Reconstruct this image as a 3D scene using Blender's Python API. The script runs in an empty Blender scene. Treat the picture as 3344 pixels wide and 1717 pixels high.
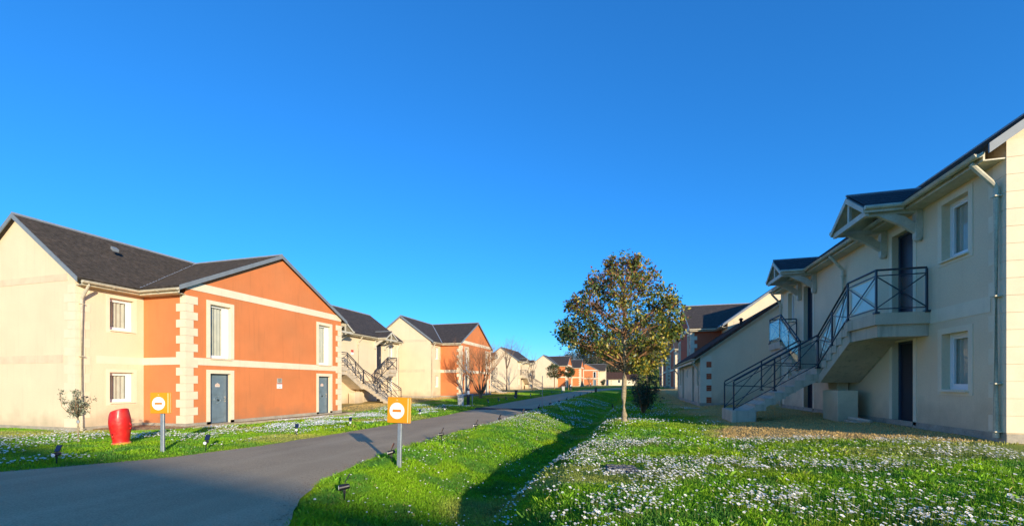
import bpy, math, random
import numpy as np
from mathutils import Vector, Matrix, noise as mnoise
sc = bpy.context.scene
C = sc.collection
R = math.radians
rnd = random.Random(7)
rng = np.random.default_rng(11)

# ------------------------------------------------------------------ camera, sky, sun, exposure
cd = bpy.data.cameras.new('camera'); cam = bpy.data.objects.new('camera', cd); C.objects.link(cam); sc.camera = cam
cd.sensor_width = 36; cd.lens = 14.95; cd.shift_y = 0.1182; cd.clip_start = .05; cd.clip_end = 3000
cam.location = (0, 0, 1.65); cam.rotation_euler = (R(90), 0, R(15.76))
SUN_AZ, SUN_EL = 137.0, 11.7          # clockwise from +Y, degrees
w = bpy.data.worlds.new('World'); sc.world = w; w.use_nodes = True
wn, wl = w.node_tree.nodes, w.node_tree.links
sky = wn.new('ShaderNodeTexSky'); sky.sky_type = 'NISHITA'; sky.sun_disc = False
sky.sun_elevation = R(SUN_EL); sky.sun_rotation = R(SUN_AZ)
sky.air_density = 1.0; sky.dust_density = 0.1; sky.ozone_density = 9.5; sky.altitude = 0
gm = wn.new('ShaderNodeGamma'); gm.inputs['Gamma'].default_value = .85      # tone curve of the whole sky
hs = wn.new('ShaderNodeHueSaturation'); hs.inputs['Saturation'].default_value = 1.04
wl.new(sky.outputs[0], gm.inputs['Color']); wl.new(gm.outputs[0], hs.inputs['Color']); wl.new(hs.outputs[0], wn['Background'].inputs[0])
wn['Background'].inputs[1].default_value = 0.12
sd = bpy.data.lights.new('sun', 'SUN'); so = bpy.data.objects.new('sun', sd); C.objects.link(so)
sd.energy = 2.02; sd.angle = R(.6); sd.color = (1, .86, .64)
d = Vector((math.sin(R(SUN_AZ)) * math.cos(R(SUN_EL)), math.cos(R(SUN_AZ)) * math.cos(R(SUN_EL)), math.sin(R(SUN_EL))))
so.rotation_euler = d.to_track_quat('Z', 'Y').to_euler(); so.location = (30, -30, 20)
vs = sc.view_settings; vs.view_transform = 'Standard'; vs.look = 'None'; vs.gamma = 1; vs.use_curve_mapping = False
vs.exposure = 1.63
sc.cycles.transparent_max_bounces = 32

# ------------------------------------------------------------------ object helpers
def link(o, parent=None):
    C.objects.link(o)
    if parent: o.parent = parent
    return o
def tag(o, label=None, cat=None, group=None, kind=None):
    if label: o['label'] = label
    if cat: o['category'] = cat
    if group: o['group'] = group
    if kind: o['kind'] = kind
    return o
def empty(name, loc, rz=0, **k):
    o = bpy.data.objects.new(name, None); o.location = loc; o.rotation_euler = (0, 0, rz); o.empty_display_size = .3
    link(o); tag(o, **k); return o
def copy_tree(o, parent=None):
    c = o.copy(); C.objects.link(c)
    if parent is not None: c.parent = parent
    for ch in list(o.children): copy_tree(ch, c)
    return c
def obj(name, me, parent=None, **k):
    o = bpy.data.objects.new(name, me); link(o, parent); tag(o, **k); return o

class MB:
    def __init__(s): s.v = []; s.f = []; s.m = []
    def face(s, pts, m=0):
        b = len(s.v); s.v += [tuple(p) for p in pts]; s.f.append(tuple(range(b, b + len(pts)))); s.m.append(m)
    def box(s, a, b, m=0):
        x0, x1 = sorted((a[0], b[0])); y0, y1 = sorted((a[1], b[1])); z0, z1 = sorted((a[2], b[2]))
        n = len(s.v)
        s.v += [(x0,y0,z0),(x1,y0,z0),(x1,y1,z0),(x0,y1,z0),(x0,y0,z1),(x1,y0,z1),(x1,y1,z1),(x0,y1,z1)]
        for f in ((0,3,2,1),(4,5,6,7),(0,1,5,4),(1,2,6,5),(2,3,7,6),(3,0,4,7)):
            s.f.append(tuple(n + i for i in f)); s.m.append(m)
        return s
    def prism(s, prof, vec, m=0):
        """closed polygon prof (3D points) extruded along vec"""
        n = len(s.v); k = len(prof); vec = Vector(vec)
        nrm = Vector((0,0,0))
        P = [Vector(p) for p in prof]
        for i in range(k): nrm += P[i].cross(P[(i+1) % k])
        if nrm.dot(vec) > 0: P = P[::-1]
        s.v += [tuple(p) for p in P] + [tuple(p + vec) for p in P]
        s.f.append(tuple(n + i for i in range(k))); s.m.append(m)
        s.f.append(tuple(n + k + i for i in range(k))[::-1]); s.m.append(m)
        for i in range(k):
            j = (i + 1) % k; s.f.append((n + i, n + k + i, n + k + j, n + j)); s.m.append(m)
        return s
    def tube(s, pts, rad, n=8, m=0, cap=True):
        P = [Vector(p) for p in pts]; rs = rad if isinstance(rad, (list, tuple)) else [rad] * len(P)
        up = Vector((0, 0, 1)); rings = []
        for i, p in enumerate(P):
            t = (P[min(i+1, len(P)-1)] - P[max(i-1, 0)]).normalized()
            a = t.cross(up)
            if a.length < 1e-3: a = t.cross(Vector((1, 0, 0)))
            a.normalize(); b = a.cross(t).normalized() * -1
            base = len(s.v); rings.append(base)
            for k in range(n):
                an = 2 * math.pi * k / n
                s.v.append(tuple(p + (a * math.cos(an) + b * math.sin(an)) * rs[i]))
        for i in range(len(P) - 1):
            for k in range(n):
                j = (k + 1) % n
                s.f.append((rings[i]+k, rings[i]+j, rings[i+1]+j, rings[i+1]+k)); s.m.append(m)
        if cap:
            s.f.append(tuple(rings[0] + k for k in range(n))[::-1]); s.m.append(m)
            s.f.append(tuple(rings[-1] + k for k in range(n))); s.m.append(m)
        return s
    def bar(s, a, b, w_, h_, m=0):
        """rectangular bar from a to b, w_ horizontal width, h_ height"""
        a = Vector(a); b = Vector(b); t = (b - a).normalized()
        side = t.cross(Vector((0, 0, 1)))
        if side.length < 1e-3: side = Vector((1, 0, 0))
        side.normalize(); up = side.cross(t).normalized()
        q = [a + side * (sx * w_ / 2) + up * (sz * h_ / 2) for sx, sz in ((-1,-1),(1,-1),(1,1),(-1,1))]
        return s.prism(q, b - a, m)
    def lathe(s, prof, n=16, m=0, c=(0, 0, 0)):
        rings = []
        for r_, z in prof:
            rings.append(len(s.v))
            for k in range(n):
                an = 2 * math.pi * k / n; s.v.append((c[0] + r_ * math.cos(an), c[1] + r_ * math.sin(an), c[2] + z))
        for i in range(len(prof) - 1):
            for k in range(n):
                j = (k + 1) % n; s.f.append((rings[i]+k, rings[i]+j, rings[i+1]+j, rings[i+1]+k)); s.m.append(m)
        s.f.append(tuple(rings[0] + k for k in range(n))[::-1]); s.m.append(m)
        s.f.append(tuple(rings[-1] + k for k in range(n))); s.m.append(m)
        return s
    def mesh(s, name, mats):
        me = bpy.data.meshes.new(name); me.from_pydata(s.v, [], s.f); me.update()
        for mt in (mats if isinstance(mats, (list, tuple)) else [mats]): me.materials.append(mt)
        if len(me.materials) > 1: me.polygons.foreach_set('material_index', s.m)
        return me
    def build(s, name, mats, parent=None, smooth=False, bevel=0, **k):
        me = s.mesh(name, mats)
        if smooth: me.polygons.foreach_set('use_smooth', [True] * len(me.polygons))
        o = obj(name, me, parent, **k)
        if bevel:
            b = o.modifiers.new('bevel', 'BEVEL'); b.width = bevel; b.segments = 1; b.limit_method = 'ANGLE'
        return o
def np_mesh(name, V, F, mat, col=None, smooth=False):
    """V (n,3), F (m,k) arrays, col (n,3) vertex colours"""
    me = bpy.data.meshes.new(name); V = np.asarray(V, np.float32); F = np.asarray(F, np.int32)
    m, k = F.shape
    me.vertices.add(len(V)); me.vertices.foreach_set('co', V.ravel())
    me.loops.add(m * k); me.loops.foreach_set('vertex_index', F.ravel())
    me.polygons.add(m); me.polygons.foreach_set('loop_start', np.arange(0, m * k, k, dtype=np.int32))
    me.polygons.foreach_set('loop_total', np.full(m, k, np.int32))
    if smooth: me.polygons.foreach_set('use_smooth', np.ones(m, bool))
    me.update(calc_edges=True)
    if col is not None:
        a = me.color_attributes.new('Col', 'FLOAT_COLOR', 'POINT')
        c4 = np.ones((len(V), 4), np.float32); c4[:, :3] = col; a.data.foreach_set('color', c4.ravel())
    me.materials.append(mat); return me

# ------------------------------------------------------------------ materials
def mat(name, base, rough=.8, spec=.3, noise=0, nscale=6, noise2=0, n2scale=60, bump=0, bscale=80, metal=0, streak=0,
        tint=None, tint_amt=0, tint_scale=1.2, attr=False, transl=0, coat=0, bdist=.01, tstretch=None, splash=0):
    m = bpy.data.materials.new(name); m.use_nodes = True; N, L = m.node_tree.nodes, m.node_tree.links
    b = N['Principled BSDF']; b.inputs['Roughness'].default_value = rough; b.inputs['Specular IOR Level'].default_value = spec
    b.inputs['Metallic'].default_value = metal
    if coat: b.inputs['Coat Weight'].default_value = coat; b.inputs['Coat Roughness'].default_value = .15
    tc = N.new('ShaderNodeTexCoord'); co = tc.outputs['Object']
    def nz(scale, detail=6, vec=None):
        n = N.new('ShaderNodeTexNoise'); n.inputs['Scale'].default_value = scale; n.inputs['Detail'].default_value = detail
        L.new(vec or co, n.inputs['Vector']); return n.outputs['Fac']
    def mix(a, b_, fac, mode='MIX'):
        x = N.new('ShaderNodeMix'); x.data_type = 'RGBA'; x.blend_type = mode
        for s_, v in ((x.inputs['A'], a), (x.inputs['B'], b_), (x.inputs['Factor'], fac)):
            if isinstance(v, (int, float)): s_.default_value = v
            elif isinstance(v, tuple): s_.default_value = (*v, 1)
            else: L.new(v, s_)
        return x.outputs['Result']
    def ramp(v, a, b_, va=0, vb=1):
        r_ = N.new('ShaderNodeMapRange'); r_.inputs['From Min'].default_value = a; r_.inputs['From Max'].default_value = b_
        r_.inputs['To Min'].default_value = va; r_.inputs['To Max'].default_value = vb; L.new(v, r_.inputs['Value']); return r_.outputs['Result']
    if attr:
        at = N.new('ShaderNodeVertexColor'); at.layer_name = 'Col'; col = at.outputs['Color']
    else: col = base
    if tint:
        tv = None
        if tstretch:
            tm = N.new('ShaderNodeMapping'); tm.inputs['Scale'].default_value = tstretch; L.new(co, tm.inputs['Vector']); tv = tm.outputs[0]
        col = mix(col, tint, ramp(nz(tint_scale, 8, tv), .45, .75, 0, tint_amt))
    if noise:
        col = mix(col, (0, 0, 0), ramp(nz(nscale), .3, .75, 0, noise))
    if noise2:
        col = mix(col, (0, 0, 0), ramp(nz(n2scale, 3), .35, .7, 0, noise2))
    if streak:
        mp = N.new('ShaderNodeMapping'); mp.inputs['Scale'].default_value = (5, 5, .35); L.new(co, mp.inputs['Vector'])
        col = mix(col, (.05, .045, .03), ramp(nz(1.6, 8, mp.outputs[0]), .55, .85, 0, streak))
    if splash:
        sx = N.new('ShaderNodeSeparateXYZ'); L.new(co, sx.inputs[0]); ad = N.new('ShaderNodeMath'); ad.operation = 'MULTIPLY_ADD'; ad.inputs[1].default_value = -1.3; L.new(nz(1.7, 7), ad.inputs[0]); L.new(sx.outputs['Z'], ad.inputs[2])
        col = mix(col, (.20, .16, .10), ramp(ad.outputs[0], -.75, .05, splash, 0))
    if not isinstance(col, tuple): L.new(col, b.inputs['Base Color'])
    else: b.inputs['Base Color'].default_value = (*col, 1)
    if bump:
        bp = N.new('ShaderNodeBump'); bp.inputs['Strength'].default_value = bump; bp.inputs['Distance'].default_value = bdist
        L.new(nz(bscale, 5), bp.inputs['Height']); L.new(bp.outputs[0], b.inputs['Normal'])
    if transl:
        t = N.new('ShaderNodeBsdfTranslucent'); ms = N.new('ShaderNodeMixShader'); ms.inputs[0].default_value = transl
        if isinstance(col, tuple): t.inputs[0].default_value = (*col, 1)
        else: L.new(col, t.inputs[0])
        L.new(b.outputs[0], ms.inputs[1]); L.new(t.outputs[0], ms.inputs[2]); L.new(ms.outputs[0], N['Material Output'].inputs[0])
    return m
def glass_mat(name, tint=(.7, .8, .85), gloss=.25, rough=.02, darkbase=None):
    m = bpy.data.materials.new(name); m.use_nodes = True; N, L = m.node_tree.nodes, m.node_tree.links
    g = N.new('ShaderNodeBsdfGlossy'); g.inputs['Roughness'].default_value = rough
    t = N.new('ShaderNodeBsdfTransparent'); t.inputs[0].default_value = (*tint, 1)
    lw = N.new('ShaderNodeLayerWeight'); lw.inputs[0].default_value = .5
    pw = N.new('ShaderNodeMath'); pw.operation = 'POWER'; pw.inputs[1].default_value = 4; L.new(lw.outputs['Facing'], pw.inputs[0])
    fr = N.new('ShaderNodeMapRange'); fr.inputs['To Min'].default_value = .04; fr.inputs['To Max'].default_value = gloss; L.new(pw.outputs[0], fr.inputs['Value'])
    ms = N.new('ShaderNodeMixShader'); L.new(fr.outputs[0], ms.inputs[0]); L.new(t.outputs[0], ms.inputs[1]); L.new(g.outputs[0], ms.inputs[2])
    L.new(ms.outputs[0], N['Material Output'].inputs[0]); return m

M = dict(
 cream=mat('cream_render', (.85, .675, .45), .9, .15, noise=.10, nscale=.9, noise2=.08, n2scale=30, bump=.35, bscale=120, streak=.10, tint=(.79,.62,.41), tint_amt=.5, tint_scale=.5, bdist=.006, splash=.45),
 orange=mat('orange_render', (.74, .24, .085), .9, .15, noise=.12, nscale=1.1, noise2=.07, n2scale=40, bump=.35, bscale=120, streak=.16, tint=(.62,.23,.09), tint_amt=.6, tint_scale=.6, bdist=.006, splash=.45),
 red=mat('red_render', (.62, .15, .07), .9, .15, noise=.12, nscale=1.1, noise2=.08, n2scale=40, bump=.35, bscale=120, streak=.2, bdist=.006),
 trim=mat('pale_stone_trim', (.87, .74, .53), .85, .15, noise=.10, nscale=2.5, noise2=.06, n2scale=50, bump=.2, bscale=100, streak=.12, bdist=.004),
 trimgrey=mat('grey_weathered_trim', (.78, .62, .42), .85, .15, noise=.16, nscale=2.5, noise2=.08, n2scale=50, bump=.2, bscale=100, streak=.12, bdist=.004),
 stone=mat('quoin_stone', (.87, .72, .50), .85, .15, noise=.12, nscale=3, noise2=.06, n2scale=60, bump=.25, bscale=90, bdist=.004),
 plinth=mat('plinth_concrete', (.50, .44, .34), .9, .1, noise=.35, nscale=3, noise2=.2, n2scale=30, bump=.5, bscale=60, bdist=.01),
 concrete=mat('stair_concrete', (.68, .57, .42), .9, .1, noise=.25, nscale=2, noise2=.15, n2scale=40, bump=.4, bscale=70, streak=.55, bdist=.008),
 slate=mat('dark_slate', (.088, .074, .062), .8, .2, noise=.5, nscale=8, noise2=.3, n2scale=40, tint=(.14,.11,.09), tint_amt=.8, tint_scale=3, bump=.4, bscale=50),
 slate_blue=mat('bluish_slate', (.045, .05, .06), .55, .5, noise=.4, nscale=8, noise2=.3, n2scale=40, bump=.4, bscale=50),
 tile=mat('brown_roof_tile', (.12, .065, .045), .8, .2, noise=.5, nscale=5, noise2=.3, n2scale=30, bump=.8, bscale=20, bdist=.03),
 zinc=mat('grey_zinc', (.22, .25, .27), .5, .4, noise=.2, nscale=5),
 ridge=mat('zinc_ridge', (.28, .31, .34), .45, .5, noise=.2, nscale=5),
 gutter=mat('cream_gutter', (.72, .64, .46), .5, .4, noise=.3, nscale=4, noise2=.2, n2scale=25),
 wood=mat('cream_painted_wood', (.66, .62, .50), .6, .3, noise=.25, nscale=4, noise2=.15, n2scale=30),
 white=mat('white_pvc', (.82, .82, .80), .35, .5),
 curtain=mat('grey_curtain', (.56, .54, .45), .9, .1, noise=.15, nscale=4),
 interior=mat('dark_interior', (.03, .03, .035), .9, .1),
 door=mat('blue_grey_door', (.17, .235, .28), .35, .5, noise=.25, nscale=4, coat=.3),
 doorframe=mat('slate_blue_door_frame', (.045, .065, .10), .45, .4),
 doordark=mat('dark_navy_door', (.018, .022, .040), .45, .4, noise=.3, nscale=30),
 steel=mat('galvanised_steel', (.46, .50, .52), .45, .5, metal=.55, noise=.3, nscale=12, noise2=.2, n2scale=60),
 chrome=mat('brushed_metal', (.7, .7, .7), .25, .5, metal=1),
 rail=mat('anthracite_railing', (.028, .032, .045), .45, .5),
 black=mat('black_plastic', (.012, .013, .016), .4, .5),
 solar=mat('solar_cell_blue', (.012, .02, .05), .12, .6),
 lens=mat('clear_lens', (.75, .78, .78), .1, .6),
 asphalt=mat('asphalt', (.57, .425, .255), .95, .1, noise=.16, nscale=.7, noise2=.3, n2scale=55, tint=(.68,.52,.32), tint_amt=.8, tint_scale=1.3, tstretch=(1, .12, 1), bump=.9, bscale=140, bdist=.008),
 gravel=mat('gravel_stone', (.50, .33, .19), .9, .2, noise=.3, nscale=20, noise2=.3, n2scale=8),
 gravelbed=mat('gravel_bed', (.36, .25, .15), .95, .1, noise=.5, nscale=15, noise2=.4, n2scale=50, bump=1, bscale=60, bdist=.02),
 edging=mat('timber_edging', (.50, .42, .28), .9, .1, noise=.4, nscale=4),
 yellow=mat('orange_yellow_sign', (.82, .31, .008), .45, .4, noise=.06, nscale=6),
 signwhite=mat('white_sign_disc', (.84, .84, .80), .45, .4),
 signedge=mat('pale_yellow_sign_edge', (.80, .66, .30), .5, .4),
 barred=mat('orange_bar', (.72, .22, .02), .5, .4),
 redpot=mat('glazed_red', (.74, .020, .016), .45, .4, noise=.25, nscale=5, tint=(.50,.09,.05), tint_amt=.6, tint_scale=7, coat=.08, bump=.5, bscale=14, bdist=.01),
 redrim=mat('orange_rim', (.80, .13, .03), .35, .5, tint=(.8,.45,.05), tint_amt=1, tint_scale=9),
 chip=mat('chipped_clay', (.42, .26, .17), .9, .1, noise=.3, nscale=10),
 bark=mat('pale_bark', (.55, .43, .27), .95, .1, noise=.55, nscale=14, noise2=.4, n2scale=40, bump=1, bscale=30, tint=(.64,.54,.34), tint_amt=.8, tint_scale=6, bdist=.02),
 twig=mat('bare_twig', (.36, .19, .10), .95, .1, noise=.3, nscale=10),
 twigpale=mat('pale_bare_twig', (.24, .17, .12), .95, .1, noise=.3, nscale=10),
 leaf=mat('leaf', (.05, .08, .02), .42, .5, attr=True, transl=.22),
 grass=mat('grass_blades', (.1, .2, .03), .6, .25, attr=True, transl=.3),
 ground=mat('ground_soil_and_turf', (.1, .1, .05), .95, .1, attr=True, noise=.25, nscale=3, noise2=.25, n2scale=28, bump=1, bscale=25, bdist=.03),
 petal=mat('white_petals', (.86, .86, .84), .6, .2, transl=.15),
 petalcore=mat('yellow_flower_core', (.75, .48, .03), .7, .2),
 stem=mat('flower_stem', (.12, .16, .03), .7, .2),
 manhole=mat('weathered_stone_lid', (.24, .235, .22), .85, .2, noise=.5, nscale=12, noise2=.4, n2scale=50, bump=.8, bscale=30, bdist=.01),
 brick=mat('brick_inset', (.55, .13, .06), .9, .1, noise=.4, nscale=18, bump=.4, bscale=40),
 notice=mat('paper_notice', (.80, .62, .50), .7, .2),
 noticered=mat('red_notice', (.60, .08, .05), .6, .2),
 plaque=mat('grey_plaque', (.42, .40, .34), .5, .4),
 dark=mat('dark_lettering', (.10, .09, .08), .6, .2),
 cabinet=mat('pale_cabinet', (.62, .60, .54), .6, .3, noise=.1),
 post=mat('weathered_wood_post', (.16, .13, .10), .9, .1, noise=.4, nscale=8),
 navydoor=mat('navy_painted_door', (.02, .04, .12), .5, .4),
 glass=glass_mat('window_glass', (.92, .94, .93), .6),
 railglass=glass_mat('balustrade_glass', (.94, .98, .99), .45),
)

# ------------------------------------------------------------------ terrain height
def I(v, t): return np.interp(v, [a for a, _ in t], [b for _, b in t])
ZC = [(-60,0),(20,0),(26,.12),(33,.2),(55,.35),(85,.5),(130,.9),(170,1.2),(400,1.3)]
ZL = [(-60,.1),(8,.08),(12,0),(16,-.04),(21,-.1),(25,.2),(36,.36),(60,.5),(75,.7),(100,.82),(130,1.0),(170,1.2),(400,1.3)]
ZR = [(-60,.6),(36,.65),(48,.9),(60,1.15),(98,1.3),(170,1.25),(400,1.3)]
ER = [(-30,24),(-2,3.5),(0,1),(2,-1.9),(4,-3.85),(5,-4.6),(6,-5.1),(8,-5.55),(10,-5.75),(70,-5.75),(78,-4.9),(90,-2.0),(105,4),(130,16)]
EL = [(-30,-50),(-2,-24),(2,-16.5),(3.5,-13.6),(5,-11.3),(6.9,-9.9),(9,-9.4),(12,-9.3),(70,-9.3),(85,-9.0),(100,-6.5),(115,-1),(130,8)]
def ss(x, a, b):
    t = np.clip((x - a) / (b - a), 0, 1); return t * t * (3 - 2 * t)
def ground(X, Y):
    X = np.asarray(X, float); Y = np.asarray(Y, float)
    zc, zl, zr = I(Y, ZC), I(Y, ZL), I(Y, ZR)
    el, er = I(Y, EL), I(Y, ER)
    # left of the road
    zleft = zc + (zl - zc) * ss(el - X, .3, 5.0) + .05 * ss(el - X, .05, .5) * (1 - ss(el - X, 2, 5))
    # right of the road
    off = X - er
    dd = np.clip(1 - ss(Y, 45, 75) * .75, 0, 1)
    k = [(0, 0), (.3, .04), (.9, .11), (1.6, .05), (2.6, -.2), (3.6, -.46), (4.1, -.42), (4.75, .12), (5.2, .27), (6.5, .32), (8, .38), (9.2, .47), (12, .62), (40, .68)]
    sh = np.interp(Y, [3, 3.6, 4.1, 5, 6, 8.7, 12, 16], [.5, .5, .4, -.15, -.40, -.42, 0, 0])
    prof = np.interp(X + 5.75 - sh * ss(X + 5.75, .9, 2.4) * (1 - ss(X, .5, 3)), [a for a, _ in k], [b for _, b in k])
    bank = np.where(prof < .05, prof, prof)
    far = np.interp(X, [-5.7, 1, 6.5], [0, 1, 1])
    zright = zc + bank * dd + (zr - .65 - zc) * far * (1) + (1 - dd) * .4 * far
    zright = np.where(off < .8, zc + (zright - zc) * ss(off, 0, .8), zright)
    z = np.where(X < (el + er) / 2, zleft, zright)
    inside = (X > el) & (X < er)
    z = np.where(inside, zc - .05, z)
    # distant hill
    h = 24 * ss(Y, 172, 232) * (.35 + .65 * ss(X + .13 * Y, -12, 34)) * ss(X + .16 * Y, -40, 0)
    z = z + .12 * np.exp(-((X + .25) ** 2 + (Y - 14.5) ** 2) / 1.6)
    return z + h
def gz(x, y): return float(ground(np.array([x]), np.array([y]))[0])
def fbm(X, Y, s, seed=0.0, octv=3):
    out = np.zeros(np.shape(X)); a = 1; tot = 0
    f = np.vectorize(lambda x, y: mnoise.noise((x, y, seed)))
    for i in range(octv):
        out += a * f(X * s * 2 ** i, Y * s * 2 ** i); tot += a; a *= .5
    return out / tot
# cheap lattice noise evaluated by numpy for large arrays
_lat = np.random.default_rng(5).random((256, 256))
def vn(X, Y, s, sh=0):
    x = X * s + 37.3 + sh * 13.7; y = Y * s + 91.1 + sh * 7.9
    xi = np.floor(x).astype(int); yi = np.floor(y).astype(int); fx = x - xi; fy = y - yi
    fx = fx * fx * (3 - 2 * fx); fy = fy * fy * (3 - 2 * fy)
    g = lambda a, b: _lat[a % 256, b % 256]
    return (g(xi, yi) * (1 - fx) + g(xi + 1, yi) * fx) * (1 - fy) + (g(xi, yi + 1) * (1 - fx) + g(xi + 1, yi + 1) * fx) * fy
def dryness(X, Y):
    """0 = lush turf, 1 = dry straw-coloured or bare ground"""
    n = vn(X, Y, .8, 1) - .5 + .5 * (vn(X, Y, 3, 2) - .5)
    a = ss(X + n * 1.2, 1.6, 3.0) * ss(Y + n * 1.5 + (X-3)*.15, 9.9, 11.4) * (1 - ss(Y, 60, 75))
    b = ss(-X + n, 14.6, 16.2) * ss(Y + n, 21.5, 22.5) * (1 - ss(Y, 100, 120)) * .9
    c = ss(Y, 95, 130) * .3
    e = .35 * ss(vn(X, Y, .5, 4), .62, .8)
    return np.clip(np.maximum.reduce([a, b, c, e]), 0, 1)
LUSH = np.array([.16, .40, .025]); LUSH2 = np.array([.31, .53, .014]); DARK = np.array([.06, .24, .05]); DRY = np.array([.72, .50, .19]); SOIL = np.array([.16, .12, .07])

def axis(pts):
    out = []
    for (a, b, st) in pts:
        n = max(1, round((b - a) / st)); out += list(np.linspace(a, b, n, endpoint=False))
    out.append(pts[-1][1]); return np.array(out)
gx = axis([(-900,-200,100),(-200,-60,20),(-60,-26,2),(-26,-9.5,.4),(-9.5,4,.2),(4,10,.4),(10,60,2.5),(60,200,20),(200,900,100)])
gy = axis([(-300,-40,40),(-40,0,2),(0,3,.5),(3,24,.2),(24,60,.5),(60,160,2),(160,260,4),(260,400,20),(400,1500,110)])
GX, GY = np.meshgrid(gx, gy)
GZ = ground(GX, GY) + (vn(GX, GY, 1.1) - .5) * .05 * (np.abs(GX) < 30)
nx, ny = len(gx), len(gy)
idx = np.arange(nx * ny).reshape(ny, nx)
F = np.stack([idx[:-1, :-1], idx[:-1, 1:], idx[1:, 1:], idx[1:, :-1]], -1).reshape(-1, 4)
dr = dryness(GX, GY)[..., None]
n1 = vn(GX, GY, .9, 3)[..., None]
gcol = (LUSH * (1 - n1) + LUSH2 * n1) * .75 * (1 - dr) + (DRY * .85 + SOIL * .15) * dr
np_me = np_mesh('ground', np.stack([GX, GY, GZ], -1).reshape(-1, 3), F, M['ground'], gcol.reshape(-1, 3), smooth=True)
obj('ground', np_me, kind='structure')

# ------------------------------------------------------------------ road
ry = axis([(-30,0,1),(0,14,.25),(14,60,1),(60,130,1.5)])
V = []; 
for y in ry:
    l, r_ = float(I(y, EL)), float(I(y, ER)); zc = float(I(y, ZC))
    for i in range(9):
        t = i / 8; x = l + (r_ - l) * t
        jit = (mnoise.noise((y * 1.7, t * 9, 3)) * .07 + mnoise.noise((y * 5.1, t * 9, 7)) * .05) if i in (0, 8) else 0
        V.append((x + jit - (.06 if i == 0 else 0) + (.06 if i == 8 else 0), y, zc + .02 + .03 * (1 - (2 * t - 1) ** 2)))
Fr = [(j * 9 + i, j * 9 + i + 1, (j + 1) * 9 + i + 1, (j + 1) * 9 + i) for j in range(len(ry) - 1) for i in range(8)]
obj('road', np_mesh('road', np.array(V), np.array(Fr), M['asphalt'], smooth=True), kind='structure')
hb = MB(); zc = float(I(24.6, ZC)) + .03
hb.prism([(-9.25, 24.35, zc - .02), (-9.25, 24.42, zc + .075), (-9.25, 24.75, zc + .085), (-9.25, 25.1, zc - .02)], (3.6, -.35, 0))
hb.build('speed_hump', mat('dark_kerb', (.05, .05, .055), .8, .3, noise=.3), bevel=.01, label='low dark speed hump across the road where the shade begins', cat='speed hump')

# ------------------------------------------------------------------ houses
# local frame of every house: x = outward to its street, y = along the facade, z = up; origin at one end of the main wall
def front_wall(mb, p, u0, u1, w0, w1, ops, depth=.22, m=0, mrev=None):
    """wall facing +x at x=p with rectangular openings [(u0,u1,w0,w1)] and reveals"""
    mrev = m if mrev is None else mrev
    us = sorted({u0, u1, *[o[0] for o in ops], *[o[1] for o in ops]}); ws = sorted({w0, w1, *[o[2] for o in ops], *[o[3] for o in ops]})
    for i in range(len(us) - 1):
        for j in range(len(ws) - 1):
            a, b, c, d_ = us[i], us[i+1], ws[j], ws[j+1]
            cu, cw = (a + b) / 2, (c + d_) / 2
            if any(o[0] < cu < o[1] and o[2] < cw < o[3] for o in ops): continue
            mb.face([(p, a, c), (p, b, c), (p, b, d_), (p, a, d_)], m)
    for a, b, c, d_ in ops:
        q = p - depth
        mb.face([(p, a, c), (p, a, d_), (q, a, d_), (q, a, c)], mrev)
        mb.face([(p, b, c), (q, b, c), (q, b, d_), (p, b, d_)], mrev)
        mb.face([(p, a, d_), (p, b, d_), (q, b, d_), (q, a, d_)], mrev)
        mb.face([(p, a, c), (q, a, c), (q, b, c), (p, b, c)], mrev)
def surround(parent, p, o, t=.14, proud=.018, bottom=True, far=False, m='trim'):
    a, b, c, d_ = o; mb = MB()
    mb.box((p, a - t, d_), (p + proud, b + t, d_ + t)); mb.box((p, a - t, c if not bottom else c - t), (p + proud, a, d_)); mb.box((p, b, c if not bottom else c - t), (p + proud, b + t, d_))
    if bottom: mb.box((p, a, c - t), (p + proud, b, c))
    return mb.build('surround', M[m], parent)
_wc = {}
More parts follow.
